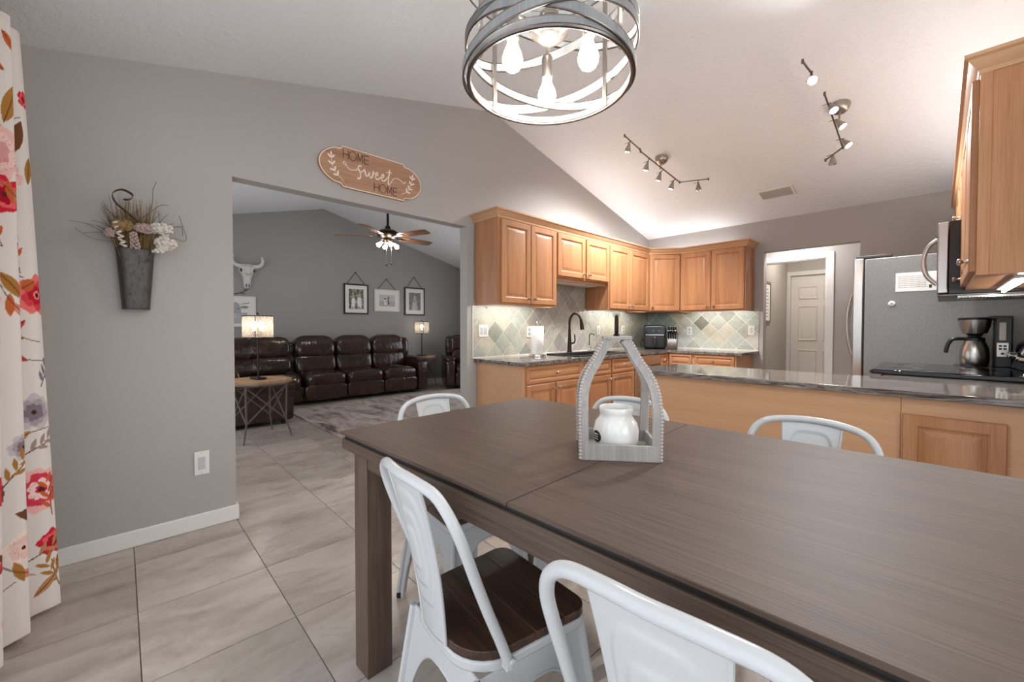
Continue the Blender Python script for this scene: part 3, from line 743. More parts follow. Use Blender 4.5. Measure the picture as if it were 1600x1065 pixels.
    upper('deep wall cabinet above the refrigerator', (XU, 5.40, 0), RDD, 1.125, 1.86, 2.215, [(0.01, 0.55, 'rb'), (0.57, 1.11, 'lb')], depth=0.327, light=False)
    pr2 = [(o, z+0.043) for o, z in pr]
    crown([(XU, 5.40), (XU, 2.50), (3.455, 2.50)], [(-o if 0 else o, z) for o, z in pr2], 'right_crown_moulding', 'wooden crown moulding on top of the right wall cabinets')
build_kitchen()

# ------------------------------------------------------------------ backsplash
def build_backsplash():
    side = 0.152; h = side/math.sqrt(2); pit = 0.2185
    pal = [(184, 184, 172), (176, 178, 167), (190, 186, 170), (174, 178, 170), (190, 188, 178), (168, 168, 158), (184, 178, 160), (178, 182, 174), (172, 172, 163)]
    dark = [(146, 146, 134), (152, 148, 136), (142, 146, 138)]
    g = 0.0032
    def tiles(thg, rects, org, world, rnd):
        u0 = min(r[0] for r in rects); u1 = max(r[2] for r in rects); z0 = min(r[1] for r in rects); z1 = max(r[3] for r in rects)
        for i in range(int((u0-org[0])/(pit/2))-3, int((u1-org[0])/(pit/2))+3):
            for j in range(int((z0-org[1])/(pit/2))-3, int((z1-org[1])/(pit/2))+3):
                if (i+j) % 2: continue
                cx, cz = org[0]+i*pit/2, org[1]+j*pit/2; q = pit/2-g*1.3
                dia = [(cx-q, cz), (cx, cz-q), (cx+q, cz), (cx, cz+q)]
                mb = MB(); any_ = False
                for (a, b, c, d) in rects:
                    p = clip(dia, a, b, c, d)
                    if len(p) >= 3:
                        ar = abs(sum(p[k][0]*p[(k+1) % len(p)][1]-p[(k+1) % len(p)][0]*p[k][1] for k in range(len(p))))/2
                        if ar < 2e-4: continue
                        th = 0.010+rnd.uniform(-0.001, 0.001)
                        mb.prism([(x-cx, z-cz) for x, z in p], 0.004 if world == 'A' else -th, th if world == 'A' else -0.004, 'yz' if world == 'A' else 'xz'); any_ = True
                if not any_: continue
                o = part('tile', mb, 'stone_tile', thg, loc=(0, cx, cz) if world == 'A' else (cx, 0, cz), angle=None)
                col = rnd.choice(dark) if rnd.random() < 0.10 else rnd.choice(pal)
                if world == 'A' and 3.2 < cx < 4.15: col = rnd.choice([(166, 160, 150), (174, 168, 157), (160, 154, 146), (180, 175, 164)])
                if world == 'B' and cx < 0.45: col = rnd.choice([(152, 168, 160), (162, 174, 164)])
                if world == 'B' and abs(cx-0.79) < 0.02 and abs(cz-1.255) < 0.02: col = (118, 118, 104)
                if world == 'A' and abs(cx-org[0]-pit*4) < 0.05 and abs(cz-1.1) < 0.05: col = (122, 130, 120)
                o.color = lin(*col)
    rnd = random.Random(5)
    ta = thing('sink_wall_backsplash', 'diamond-set stone tile backsplash behind the sink', 'backsplash', (0, 0, 0))
    part('grout', MB().prism([(2.385, 0.904), (5.712, 0.904), (5.712, 1.399), (4.139, 1.399), (4.139, 1.70), (3.191, 1.70), (3.191, 1.399), (2.385, 1.399)], 0.0006, 0.0075, 'yz'), 'grout_tile', ta)
    part('edge_strip', MB().box(0.0006, 2.378, 0.904, 0.012, 2.387, 1.399), 'frame_white', ta)
    part('bottom_bead', MB().box(0.0006, 2.385, 0.9035, 0.014, 5.70, 0.916), 'grout_tile', ta)
    tiles(ta, [(2.389, 0.917, 3.191, 1.397), (3.191, 0.917, 4.139, 1.70), (4.139, 0.917, 5.70, 1.397)], (3.86, 1.475), 'A', rnd)
    tb = thing('back_wall_backsplash', 'diamond-set stone tile backsplash behind the air fryer and knife block', 'backsplash', (0, YB, 0))
    part('grout', MB().box(0.013, -0.0075, 0.904, 1.482, -0.0006, 1.399), 'grout_tile', tb)
    part('bottom_bead', MB().box(0.013, -0.014, 0.9035, 1.482, -0.0006, 0.916), 'grout_tile', tb)
    tiles(tb, [(0.016, 0.917, 1.48, 1.397)], (0.79, 1.255), 'B', rnd)
build_backsplash()

# ------------------------------------------------------------------ outlets and switches
def plate(name, label, cat, loc, rz, gangs=1, style='rocker', h=0.117):
    w = 0.072+0.046*(gangs-1)
    t = thing(name, label, cat, loc, rz)
    part('plate', MB().box(-w/2, -0.006, -h/2, w/2, 0, h/2), 'white_trim', t, 0.0025)
    for k in range(gangs):
        x = (k-(gangs-1)/2)*0.046
        if style == 'decora':
            for s in (-1, 1): part('socket', MB().box(x-0.017, -0.0095, s*0.019-0.0175, x+0.017, -0.005, s*0.019+0.0175), 'white_enamel', t, 0.003)
        elif style == 'rocker': part('rocker', MB().box(x-0.016, -0.0095, -0.033, x+0.016, -0.005, 0.033), 'white_enamel', t, 0.002)
        else:
            for s in (-1, 1): part('socket', MB().cushion((x, -0.0075, s*0.022), (0.034, 0.006, 0.034), 0.6, 0.3, 16, 6), 'white_enamel', t)
            sl = MB()
            for s in (-1, 1):
                sl.box(x-0.007, -0.0112, s*0.022-0.003, x-0.005, -0.0095, s*0.022+0.007); sl.box(x+0.005, -0.0112, s*0.022-0.003, x+0.007, -0.0095, s*0.022+0.007)
            part('slots', sl, 'dark_grey_plastic', t)
    for s in (-1, 1): part('screw', MB().lathe([(0.003, 0), (0.0025, 0.0015), (0, 0.0018)], (0, -0.006, s*(h/2-0.012)), (0, -1, 0), 8), 'nickel', t)
plate('wall_outlet', 'white electrical outlet low on the grey wall above the baseboard', 'outlet', (0.0, 0.339, 0.39), R(90), 1, 'decora', 0.14)
plate('light_switch', 'white double light switch on the backsplash above the counter end', 'switch', (0.0115, 2.508, 1.163), R(90), 2)
plate('wall_outlet', 'white outlet half hidden behind the paper towel roll', 'outlet', (0.0115, 3.135, 1.15), R(90), 1, 'outlet')
plate('light_switch', 'white single switch on the backsplash right of the faucet', 'switch', (0.0115, 4.415, 1.16), R(90), 1)
plate('wall_outlet', 'white outlet on the backsplash behind the tray handle, left of the air fryer', 'outlet', (0.0115, 5.0, 1.16), R(90), 1, 'outlet')
plate('wall_outlet', 'white outlet on the back wall right of the knife block', 'outlet', (0.633, YB-0.0115, 1.145), 0, 1, 'outlet')
plate('light_switch', 'white switch at the right end of the back wall backsplash', 'switch', (1.402, YB-0.0115, 1.16), 0, 1)

# ------------------------------------------------------------------ counter items
def build_counter_items():
    Z = 0.903
    # sink
    t = thing('black_sink', 'black drop-in kitchen sink in the granite worktop', 'sink', (0, 0, Z))
    m = MB()
    x0, x1, y0, y1 = 0.105, 0.545, 3.31, 4.22
    m.box(x0, y0, 0, x1, y0+0.04, 0.012).box(x0, y1-0.04, 0, x1, y1, 0.012).box(x0, y0+0.04, 0, x0+0.09, y1-0.04, 0.012).box(x1-0.03, y0+0.04, 0, x1, y1-0.04, 0.012)
    part('rim', m, 'black_matte', t, 0.004)
    b = MB().box(0.19, y0+0.04, -0.2, 0.52, y1-0.04, -0.195)
    b.box(0.19, y0+0.03, -0.2, 0.52, y0+0.04, 0.002).box(0.19, y1-0.04, -0.2, 0.52, y1-0.03, 0.002).box(0.185, y0+0.04, -0.2, 0.195, y1-0.04, 0.002).box(0.515, y0+0.04, -0.2, 0.525, y1-0.04, 0.002)
    part('basin', b, 'black_matte', t)
    # faucet
    fy = 3.665
    t = thing('kitchen_faucet', 'black pull-down kitchen faucet with tall arched neck', 'faucet', (0.14, fy, Z+0.012))
    part('base', MB().lathe([(0.032, 0), (0.032, 0.006), (0.024, 0.02), (0.022, 0.10), (0.016, 0.20), (0.014, 0.26)], seg=18), 'bronze_dark', t)
    neck = spline([(0, 0, 0.25), (0, 0, 0.34), (0.01, 0.012, 0.40), (0.045, 0.03, 0.435), (0.09, 0.05, 0.415), (0.115, 0.06, 0.36)], 6)
    part('neck', MB().tube(neck, 0.0125, 12), 'bronze_dark', t)
    part('spray_head', MB().tube([(0.113, 0.059, 0.375), (0.122, 0.063, 0.31), (0.128, 0.066, 0.255)], [0.014, 0.021, 0.023], 14), 'bronze_dark', t)
    part('lever', MB().tube([(0.005, 0.02, 0.10), (0.01, 0.07, 0.105), (0.012, 0.085, 0.13), (0.014, 0.075, 0.20)], [0.012, 0.010, 0.008, 0.007], 10), 'bronze_dark', t)
    t = thing('filter_tap', 'slim chrome and black filter tap right of the faucet', 'faucet', (0.15, 4.03, Z+0.012))
    part('body', MB().lathe([(0.022, 0), (0.022, 0.005), (0.012, 0.012), (0.012, 0.06), (0.005, 0.07)], seg=16), 'chrome', t)
    part('spout', MB().tube(spline([(0, 0, 0.06), (0, 0, 0.16), (0.01, 0.005, 0.20), (0.04, 0.015, 0.205), (0.055, 0.02, 0.185)], 5), 0.0055, 8), 'bronze_dark', t)
    part('lever', MB().tube([(0, 0, 0.045), (0, 0.045, 0.05)], [0.006, 0.004], 8), 'chrome', t)
    # paper towel
    t = thing('paper_towel_holder', 'chrome paper towel stand on the counter left of the sink', 'paper towel holder', (0.23, 3.03, Z))
    part('base', MB().lathe([(0.085, 0), (0.087, 0.006), (0.083, 0.022), (0.06, 0.026), (0, 0.026)], seg=28), 'chrome', t)
    part('rod', MB().tube([(0, 0, 0.02), (0, 0, 0.335)], 0.006, 8).ball((0, 0, 0.343), 0.012), 'chrome', t)
    t = thing('paper_towel_roll', 'white paper towel roll on the chrome stand', 'paper towel', (0.23, 3.03, Z+0.027))
    part('roll', MB().lathe([(0.02, 0.0), (0.063, 0.0), (0.064, 0.005), (0.064, 0.275), (0.063, 0.28), (0.02, 0.28), (0.02, 0.0)], seg=32), 'paper_white', t)
    part('loose_sheet', MB().surf([[(0.066*math.cos(a), 0.066*math.sin(a), z) for z in (0.001, 0.279)] for a in np.linspace(-1.0, 0.5, 12)]), 'paper_white', t, solid=0.001)
    # air fryer
    t = thing('air_fryer', 'black air fryer with front drawer in the counter corner', 'air fryer', (0.31, 5.33, Z), R(28))
    part('body', MB().cushion((0, 0, 0.165), (0.30, 0.33, 0.32), 0.25, 0.22, 36, 18), 'black_plastic', t)
    part('top_panel', MB().prism([(-0.12, -0.168), (0.12, -0.168), (0.12, -0.156), (-0.12, -0.156)], 0.205, 0.30), 'black_gloss', t, 0.003)
    part('drawer', MB().cushion((0, -0.155, 0.11), (0.25, 0.05, 0.18), 0.2, 0.2, 28, 12), 'black_plastic', t)
    part('handle', MB().box(-0.022, -0.235, 0.05, 0.022, -0.17, 0.17), 'black_plastic', t, 0.008)
    part('drawer_lip', MB().box(-0.115, -0.188, 0.188, 0.115, -0.165, 0.198), 'chrome', t, 0.002)
    for k in (-0.02, 0.05): part('dial', MB().lathe([(0.012, 0), (0.011, 0.008), (0, 0.009)], (k, -0.168, 0.25), (0, -1, 0), 12), 'dark_nickel', t)
    part('power_cord', MB().tube(spline([(-0.14, 0.10, 0.05), (-0.17, 0.05, 0.02), (-0.18, -0.02, 0.08), (-0.165, -0.03, 0.12), (-0.15, 0.04, 0.1)], 6), 0.004, 6), 'black_rubber', t)
    # knife block
    t = thing('knife_block', 'dark wooden knife block right of the air fryer', 'knife block', (0.53, 5.40, Z), R(20))
    part('block', MB().prism([(-0.09, 0), (0.07, 0), (0.10, 0.19), (0.03, 0.235), (-0.07, 0.12)], -0.06, 0.06, 'yz'), 'seat_wood', t, 0.003)
    part('emblem', MB().cushion((0.0, -0.082, 0.062), (0.02, 0.004, 0.014), 0.8, 0.8, 12, 6), 'chrome', t)
    k = 0
    for i in range(4):
        for j in range(2):
            x = -0.042+i*0.028; y = -0.055+j*0.06; z = 0.135+j*0.055
            kn = part('knife', MB().tube([(x, y+0.01, z-0.01), (x, y-0.02, z+0.045), (x, y-0.055, z+0.11)], [0.007, 0.010, 0.0115], 8), 'black_plastic', t)
            part('bolster', MB().tube([(x, y+0.014, z-0.018), (x, y+0.006, z)], 0.0095, 8), 'chrome', kn); part('end_cap', MB().ball((x, y-0.057, z+0.113), 0.011, 8, 6), 'chrome', kn)
    # coffee maker
    t = thing('coffee_maker', 'black and stainless drip coffee maker with thermal carafe behind the stove', 'coffee maker', (3.20, 4.305, Z), 0)
    part('base', MB().box(-0.10, -0.075, 0, 0.165, 0.075, 0.028), 'black_plastic', t, 0.006)
    part('column', MB().box(0.085, -0.075, 0.028, 0.165, 0.075, 0.365), 'black_plastic', t, 0.008)
    part('lid', MB().box(0.06, -0.075, 0.355, 0.165, 0.075, 0.372), 'dark_grey_plastic', t, 0.004)
    part('filter_basket', MB().lathe([(0.058, 0.255), (0.072, 0.30), (0.078, 0.345), (0.08, 0.358), (0.07, 0.365), (0, 0.366)], (0, 0, 0), seg=28), 'steel', t)
    part('basket_rim', MB().lathe([(0.081, 0.348), (0.083, 0.356), (0.081, 0.362)], seg=28), 'black_plastic', t)
    part('drip_spout', MB().lathe([(0.03, 0.232), (0.045, 0.256), (0, 0.256)], seg=16), 'black_plastic', t)
    c = part('carafe', MB().lathe([(0.062, 0.03), (0.068, 0.04), (0.072, 0.09), (0.068, 0.15), (0.052, 0.195), (0.048, 0.205), (0, 0.205)], seg=28), 'steel', t)
    part('carafe_lid', MB().lathe([(0.05, 0.203), (0.05, 0.222), (0.04, 0.23), (0, 0.231)], seg=20), 'black_plastic', c)
    part('carafe_handle', MB().tube(spline([(-0.045, 0, 0.215), (-0.10, -0.01, 0.213), (-0.125, -0.012, 0.18), (-0.138, -0.014, 0.115)], 6), [0.012]*18+[0.01], 10), 'black_plastic', c)
    part('water_gauge', MB().box(0.105, -0.079, 0.21, 0.135, -0.074, 0.33), 'frame_white', t, 0.002)
    part('button_panel', MB().box(0.095, -0.079, 0.10, 0.148, -0.074, 0.195), 'steel', t, 0.002)
    for i in range(2):
        for j in range(2): part('button', MB().box(0.104+i*0.02, -0.082, 0.147+j*0.02, 0.118+i*0.02, -0.078, 0.159+j*0.02), 'black_matte', t, 0.002)
    part('button', MB().lathe([(0.008, 0), (0.007, 0.004), (0, 0.004)], (0.121, -0.078, 0.122), (0, -1, 0), 12), 'black_matte', t)
build_counter_items()

# ------------------------------------------------------------------ big appliances
def build_appliances():
    # refrigerator (front faces -x)
    t = thing('refrigerator', 'grey french-door refrigerator with stainless doors', 'refrigerator', (2.60, 4.415, 0))
    part('cabinet', MB().box(0.0, 0.0, 0.02, 0.83, 0.9, 1.755), 'fridge_side', t, 0.006)
    for a, b, s in ((0.0, 0.445, 1), (0.455, 0.9, -1)):
        d = part('door', MB().box(-0.075, a, 0.72, -0.008, b, 1.765), 'steel', t, 0.008)
        y = 0.40 if s > 0 else 0.50
        part('handle', MB().tube(spline([(-0.07, y, 1.56), (-0.13, y, 1.48), (-0.158, y, 1.25), (-0.13, y, 0.98), (-0.07, y, 0.90)], 6), 0.011, 10), 'steel', d)
    d = part('freezer_drawer', MB().box(-0.075, 0.0, 0.06, -0.008, 0.9, 0.71), 'steel', t, 0.008)
    part('handle', MB().tube(spline([(-0.07, 0.08, 0.63), (-0.12, 0.15, 0.63), (-0.125, 0.45, 0.63), (-0.12, 0.75, 0.63), (-0.07, 0.82, 0.63)], 6), 0.011, 10), 'steel', d)
    part('door_seal', MB().box(-0.0085, 0.012, 0.08, 0.0005, 0.888, 1.74), 'black_rubber', t)
    part('hinge_cover', MB().box(-0.06, 0.02, 1.7655, 0.16, 0.09, 1.785), 'dark_grey_plastic', t, 0.004)
    for x in (0.05, 0.75): part('foot', MB().lathe([(0.02, 0), (0.02, 0.025)], (x, 0.1, 0)), 'black_rubber', t)
    t = thing('fridge_sheet', 'white printed schedule sheet stuck on the refrigerator side', 'paper', (2.785, 4.4142, 1.478))
    part('sheet', MB().box(0, -0.0012, 0, 0.225, -0.0002, 0.145), 'paper_white', t)
    m = MB()
    for k in range(7): m.box(0.012, -0.0016, 0.03+k*0.014, 0.17+0.02*random.random(), -0.0012, 0.0335+k*0.014)
    for k in range(5): m.box(0.02+k*0.036, -0.0016, 0.026, 0.0212+k*0.036, -0.0012, 0.125)
    part('print_lines', m, 'wall_grey', t); part('print_mark', MB().box(0.185, -0.0016, 0.02, 0.20, -0.0012, 0.045), 'frame_black', t)
    t = thing('fridge_magnet', 'small round white magnet on the refrigerator side', 'magnet', (2.765, 4.4142, 1.387))
    part('disc', MB().lathe([(0.021, 0), (0.021, 0.003), (0.018, 0.005), (0, 0.005)], d=(0, -1, 0), seg=20), 'ceramic_white', t); part('print_mark', MB().lathe([(0.008, 0.0051), (0.008, 0.0056), (0, 0.0056)], d=(0, -1, 0), seg=14), 'wall_grey', t)
    # stove
    t = thing('electric_range', 'black glass-top electric range with chrome knobs', 'stove', (2.78, 3.452, 0))
    part('body', MB().box(0.0, 0, 0.02, 0.66, 0.758, 0.905), 'black_plastic', t, 0.003)
    part('cooktop', MB().box(-0.045, -0.004, 0.9055, 0.60, 0.762, 0.935), 'black_gloss', t, 0.006)
    part('cooktop_edge', MB().tube([(-0.044, 0.0, 0.9195), (-0.044, 0.758, 0.9195)], 0.012, 10), 'black_plastic', t)
    for x, y, r in ((0.13, 0.19, 0.1), (0.13, 0.56, 0.085), (0.41, 0.19, 0.075), (0.41, 0.56, 0.1)):
        part('burner_ring', MB().tube([(x+r*math.cos(a), y+r*math.sin(a), 0.9352) for a in np.linspace(0, 2*math.pi, 40)[:-1]], 0.0008, 4, closed=True), 'dark_grey_plastic', t)
    od = part('oven_door', MB().box(-0.04, 0.01, 0.2, -0.001, 0.748, 0.83), 'steel', t, 0.006); part('handle', MB().tube([(-0.085, 0.06, 0.78), (-0.085, 0.70, 0.78)], 0.013, 10).tube([(-0.04, 0.08, 0.78), (-0.085, 0.08, 0.78)], 0.008).tube([(-0.04, 0.68, 0.78), (-0.085, 0.68, 0.78)], 0.008), 'steel', od)
    part('control_panel', MB().prism([(0.575, 0.9355), (0.66, 0.9355), (0.66, 1.12), (0.635, 1.125), (0.60, 1.09)], 0.0, 0.758, 'xz'), 'black_gloss', t, 0.004)
    part('panel_trim', MB().tube([(0.565, 0.0, 0.94), (0.60, 0.0, 1.09), (0.635, 0.0, 1.126)], 0.006, 8).tube([(0.59, 0, 0.9385), (0.59, 0.758, 0.9385)], 0.004), 'chrome', t)
    for y in (0.10, 0.22, 0.56, 0.67):
        k = part('knob', MB().lathe([(0.024, 0), (0.024, 0.006), (0.019, 0.012), (0.018, 0.032), (0.015, 0.036), (0, 0.036)], (0.588, y, 1.02), (-0.98, 0, 0.16), 16), 'chrome', t)
    part('foot', MB().box(0.03, 0.03, 0, 0.62, 0.72, 0.02), 'black_matte', t)
    t = thing('glass_jar', 'clear glass jar standing on top of the stove panel', 'jar', (3.422, 3.86, 1.124))
    part('glass', MB().lathe([(0, 0), (0.016, 0), (0.018, 0.004), (0.018, 0.12), (0.015, 0.13), (0.015, 0.145), (0.0135, 0.145), (0.0135, 0.13), (0.0162, 0.119), (0.0162, 0.006), (0, 0.004)], seg=20), 'glass_jar', t); part('lid', MB().lathe([(0.0165, 0.146), (0.0165, 0.158), (0, 0.158)], seg=18), 'nickel', t)
    # microwave
    t = thing('microwave', 'over-the-range microwave with curved stainless handle', 'microwave', (3.06, 3.503, 1.365))
    part('body', MB().box(0.002, 0, 0.03, 0.395, 0.758, 0.455), 'black_plastic', t, 0.003)
    d = part('door', MB().box(-0.045, 0.0, 0.035, 0.0, 0.758, 0.452), 'steel', t, 0.006)
    part('door_window', MB().box(-0.047, 0.12, 0.09, -0.0445, 0.60, 0.40), 'black_gloss', d)
    part('handle', MB().tube(spline([(-0.045, 0.05, 0.36), (-0.085, 0.05, 0.32), (-0.104, 0.05, 0.24), (-0.09, 0.05, 0.15), (-0.045, 0.05, 0.09)], 7), 0.012, 12), 'steel', d)
    part('bottom_plate', MB().box(-0.04, 0.005, 0.018, 0.39, 0.753, 0.03), 'dark_nickel', t, 0.003)
    for k in range(18): part('vent_slat', MB().box(0.06+k*0.012, 0.03, 0.006, 0.066+k*0.012, 0.20, 0.018), 'nickel', t)
    part('vent_frame', MB().box(0.04, 0.02, 0.008, 0.05, 0.21, 0.018).box(0.28, 0.02, 0.008, 0.29, 0.21, 0.018).box(0.05, 0.2, 0.008, 0.28, 0.21, 0.018).box(0.05, 0.02, 0.008, 0.28, 0.03, 0.018), 'chrome', t)
    part('bottom_light', MB().box(0.06, 0.30, 0.013, 0.16, 0.45, 0.018), 'frame_white', t)
build_appliances()

# ------------------------------------------------------------------ dining table
TZ = 0.824
def build_table():
    t = thing('dining_table', 'large dark brown wooden dining table with square legs', 'table', (1.537, 0.567, 0), R(1.832))
    Lx, Wy, seam = 1.73, 0.995, 0.856
    for a, b in ((0, seam-0.0012), (seam+0.0012, Lx)):
        part('tabletop', MB().box(a, 0, TZ-0.010, b, Wy, TZ), 'table_wood', t, 0.002)
    part('shadow_rail', MB().box(0.014, 0.014, TZ-0.025, Lx-0.014, Wy-0.014, TZ-0.010), 'dark_gap', t)
    f = 0.005; z0, z1 = TZ-0.062, TZ-0.025
    part('side_rail', MB().box(f, f, z0, Lx-f, f+0.045, z1), 'table_wood', t, 0.003)
    part('side_rail', MB().box(f, Wy-f-0.045, z0, Lx-f, Wy-f, z1), 'table_wood', t, 0.003)
    part('end_rail', MB().box(f, f+0.0455, z0, f+0.045, Wy-f-0.0455, z1), 'table_wood', t, 0.003)
    part('end_rail', MB().box(Lx-f-0.045, f+0.0455, z0, Lx-f, Wy-f-0.0455, z1), 'table_wood', t, 0.003)
    part('apron', MB().box(0.18, 0.016, TZ-0.10, Lx-0.18, 0.036, z0-0.0005), 'table_wood', t, 0.002)
    part('apron', MB().box(0.18, Wy-0.036, TZ-0.10, Lx-0.18, Wy-0.016, z0-0.0005), 'table_wood', t, 0.002)
    part('extension_runner', MB().box(0.16, 0.06, TZ-0.095, Lx-0.16, 0.085, z0-0.0005).box(0.16, Wy-0.085, TZ-0.095, Lx-0.16, Wy-0.06, z0-0.0005), 'nickel', t)
    wl = 0.092; a = 0.078
    for x in (a, Lx-a-wl):
        for y in (0.018, Wy-0.018-wl): part('leg', MB().box(x, y, 0, x+wl, y+wl, z0-0.0005), 'table_wood_z', t, 0.0025)
build_table()

# ------------------------------------------------------------------ chairs
def build_chairs():
    t = thing('metal_chair', 'x', 'chair', group='white metal chairs around the dining table')
    # seat outline (front at +y): slightly wider in front, strongly rounded rear corners
    SH = 0.462
    def outline(grow=0.0, n=7):
        wf, wr, d0, d1 = 0.188+grow, 0.172+grow, -0.182-grow, 0.178+grow
        pts = []
        def arc(cx, cy, r, a0, a1):
            for k in range(n+1):
                a = R(a0+(a1-a0)*k/n); pts.append((cx+r*math.cos(a), cy+r*math.sin(a)))
        arc(wf-0.045, d1-0.045, 0.045, 0, 90); arc(-wf+0.045, d1-0.045, 0.045, 90, 180)
        arc(-wr+0.11, d0+0.11, 0.11, 180, 270); arc(wr-0.11, d0+0.11, 0.11, 270, 360)
        return pts
    out = outline()
    ys = [-0.2, -0.096, -0.004, 0.088, 0.2]
    for k in range(4):
        p = clip(out, -0.3, ys[k]+0.0008, 0.3, ys[k+1]-0.0008)
        part('seat_plank', MB().prism(p, SH-0.022, SH), 'seat_wood', t, 0.002)
    part('seat_pan', MB().prism(outline(0.002), SH-0.05, SH-0.0225), 'white_enamel', t, 0.006)
    # folded sheet legs: half panels meeting at every corner
    zt = SH-0.046
    def leg(sx, sy):
        m = MB(); tx, ty, bx, by = 0.166, 0.162, 0.208, 0.212
        apex = 0.345
        def half(w0, w1, wnar):
            # 2d (u along the side from centre to the corner, z)
            pts = [(0, zt), (w0, zt), (w1, 0.006), (w1-wnar, 0.006)]
            for k in range(1, 13):
                a = k/12*math.pi/2
                pts.append(((w1-wnar)*math.cos(a)**0.62*(1-0.28*(k/12)) if k < 12 else 0, 0.006+(apex-0.006)*math.sin(a)**0.9))
            return pts
        def place(pts, alongx):
            q = []
            for u, z in pts:
                f = 1-z/zt
                if alongx: q.append((sx*u, sy*(ty+(by-ty)*f), z))
                else: q.append((sx*(tx+(bx-tx)*f), sy*u, z))
            return q
        for alongx, w0, w1 in ((True, tx, bx), (False, ty, by)):
            pts = half(w0, w1, 0.030); q = place(pts, alongx); n = len(q)
            off = Vector((0, -sy*0.004, 0)) if alongx else Vector((-sx*0.004, 0, 0))
            q2 = [tuple(Vector(p)+off) for p in q]
            m.add(q+q2, [tuple(range(n)), tuple(range(n, 2*n))[::-1]]+[(i, (i+1) % n, n+(i+1) % n, n+i) for i in range(n)])
            rim = [tuple(Vector(p)+off*0.5) for p in q[3:]]
            m.tube(rim, 0.0045, 6)
        m.tube([(sx*tx, sy*ty, zt), (sx*bx, sy*by, 0.02)], [0.012, 0.010], 8)
        l = part('leg', m, 'white_enamel', t, angle=30)
        part('rubber_foot', MB().lathe([(0.014, 0), (0.015, 0.004), (0.013, 0.022), (0, 0.022)], (sx*(bx-0.004), sy*(by-0.004), 0), seg=12), 'black_rubber', l)
    for sx in (-1, 1):
        for sy in (-1, 1): leg(sx, sy)
    # back hoop
    HT = 0.862
    def yb(z): return -0.095-0.165*max(0, (z-0.45)/(HT-0.45))**0.9
    left = [(-0.190, yb(z), z) for z in (0.435, 0.50, 0.58, 0.66)]+[(-0.192, yb(0.72), 0.72), (-0.189, yb(0.775), 0.775), (-0.170, yb(0.82), 0.82), (-0.133, yb(0.847), 0.847), (-0.07, yb(0.859)-0.010, 0.859)]
    path = left+[(0, yb(HT)-0.016, HT)]+[(-x, y, z) for x, y, z in left[::-1]]
    part('back_hoop', MB().tube(spline(path, 5), 0.0125, 12), 'white_enamel', t, angle=60)
    for s in (-1, 1): part('hoop_bolt', MB().lathe([(0.008, 0), (0.007, 0.004), (0, 0.0055)], (s*0.202, -0.095, 0.452), (s, 0, 0), 10).box(s*0.178, -0.108, 0.432, s*0.200, -0.082, 0.448), 'white_enamel', t)
    # embossed back splat
    nu, nv = 41, 80; g = []
    for i in range(nu):
        u = -1+2*i/(nu-1); row = []
        for j in range(nv):
            v = j/(nv-1); z = 0.445+v*(0.852-0.445)
            hw = 0.058+0.030*v; x = u*hw
            yy = -0.186+(yb(z)-yb(0.45))*1.0-0.0+0.018*(v > 2)
            yy = -0.186*(1-v)+(yb(0.85)-0.012)*v + 0.012*math.sin(math.pi*v)
            q = max(abs(u)/0.78, abs(v-0.56)/0.36*1.0)
            q2 = (abs(u/0.78)**4+abs((v-0.56)/0.36)**4)**0.25; e = 0
            for r0 in (1.0, 0.66, 0.36): e += 0.0042/(1+math.exp((q2-r0)*70))
            row.append((x, yy-e-0.006*(1-u*u), z))
        g.append(row)
    part('back_splat', MB().surf(g), 'white_enamel', t, angle=60, solid=0.003)
    for s in (-1, 1):
        part('splat_edge', MB().tube([(g[0 if s < 0 else -1][j][0], g[0][j][1]+0.001, g[0][j][2]) for j in range(0, nv, 3)], 0.0045, 8), 'white_enamel', t)
    t.location = (2.190, 0.738, 0); t.rotation_euler = (0, 0, R(-5.5))
    t['label'] = 'white metal chair at the near table edge beside the left table leg'
    dup(t, (2.775, 0.728, 0), R(4), 'white metal chair nearest the camera, mostly below the picture edge')
    dup(t, (1.600, 1.080, 0), R(-92), 'white metal chair at the left end of the table towards the living room')
    dup(t, (2.045, 1.452, 0), R(181), 'white metal chair at the far table edge behind the grey tray')
    dup(t, (2.715, 1.535, 0), R(180), 'white metal chair at the far table edge in front of the peninsula')
build_chairs()

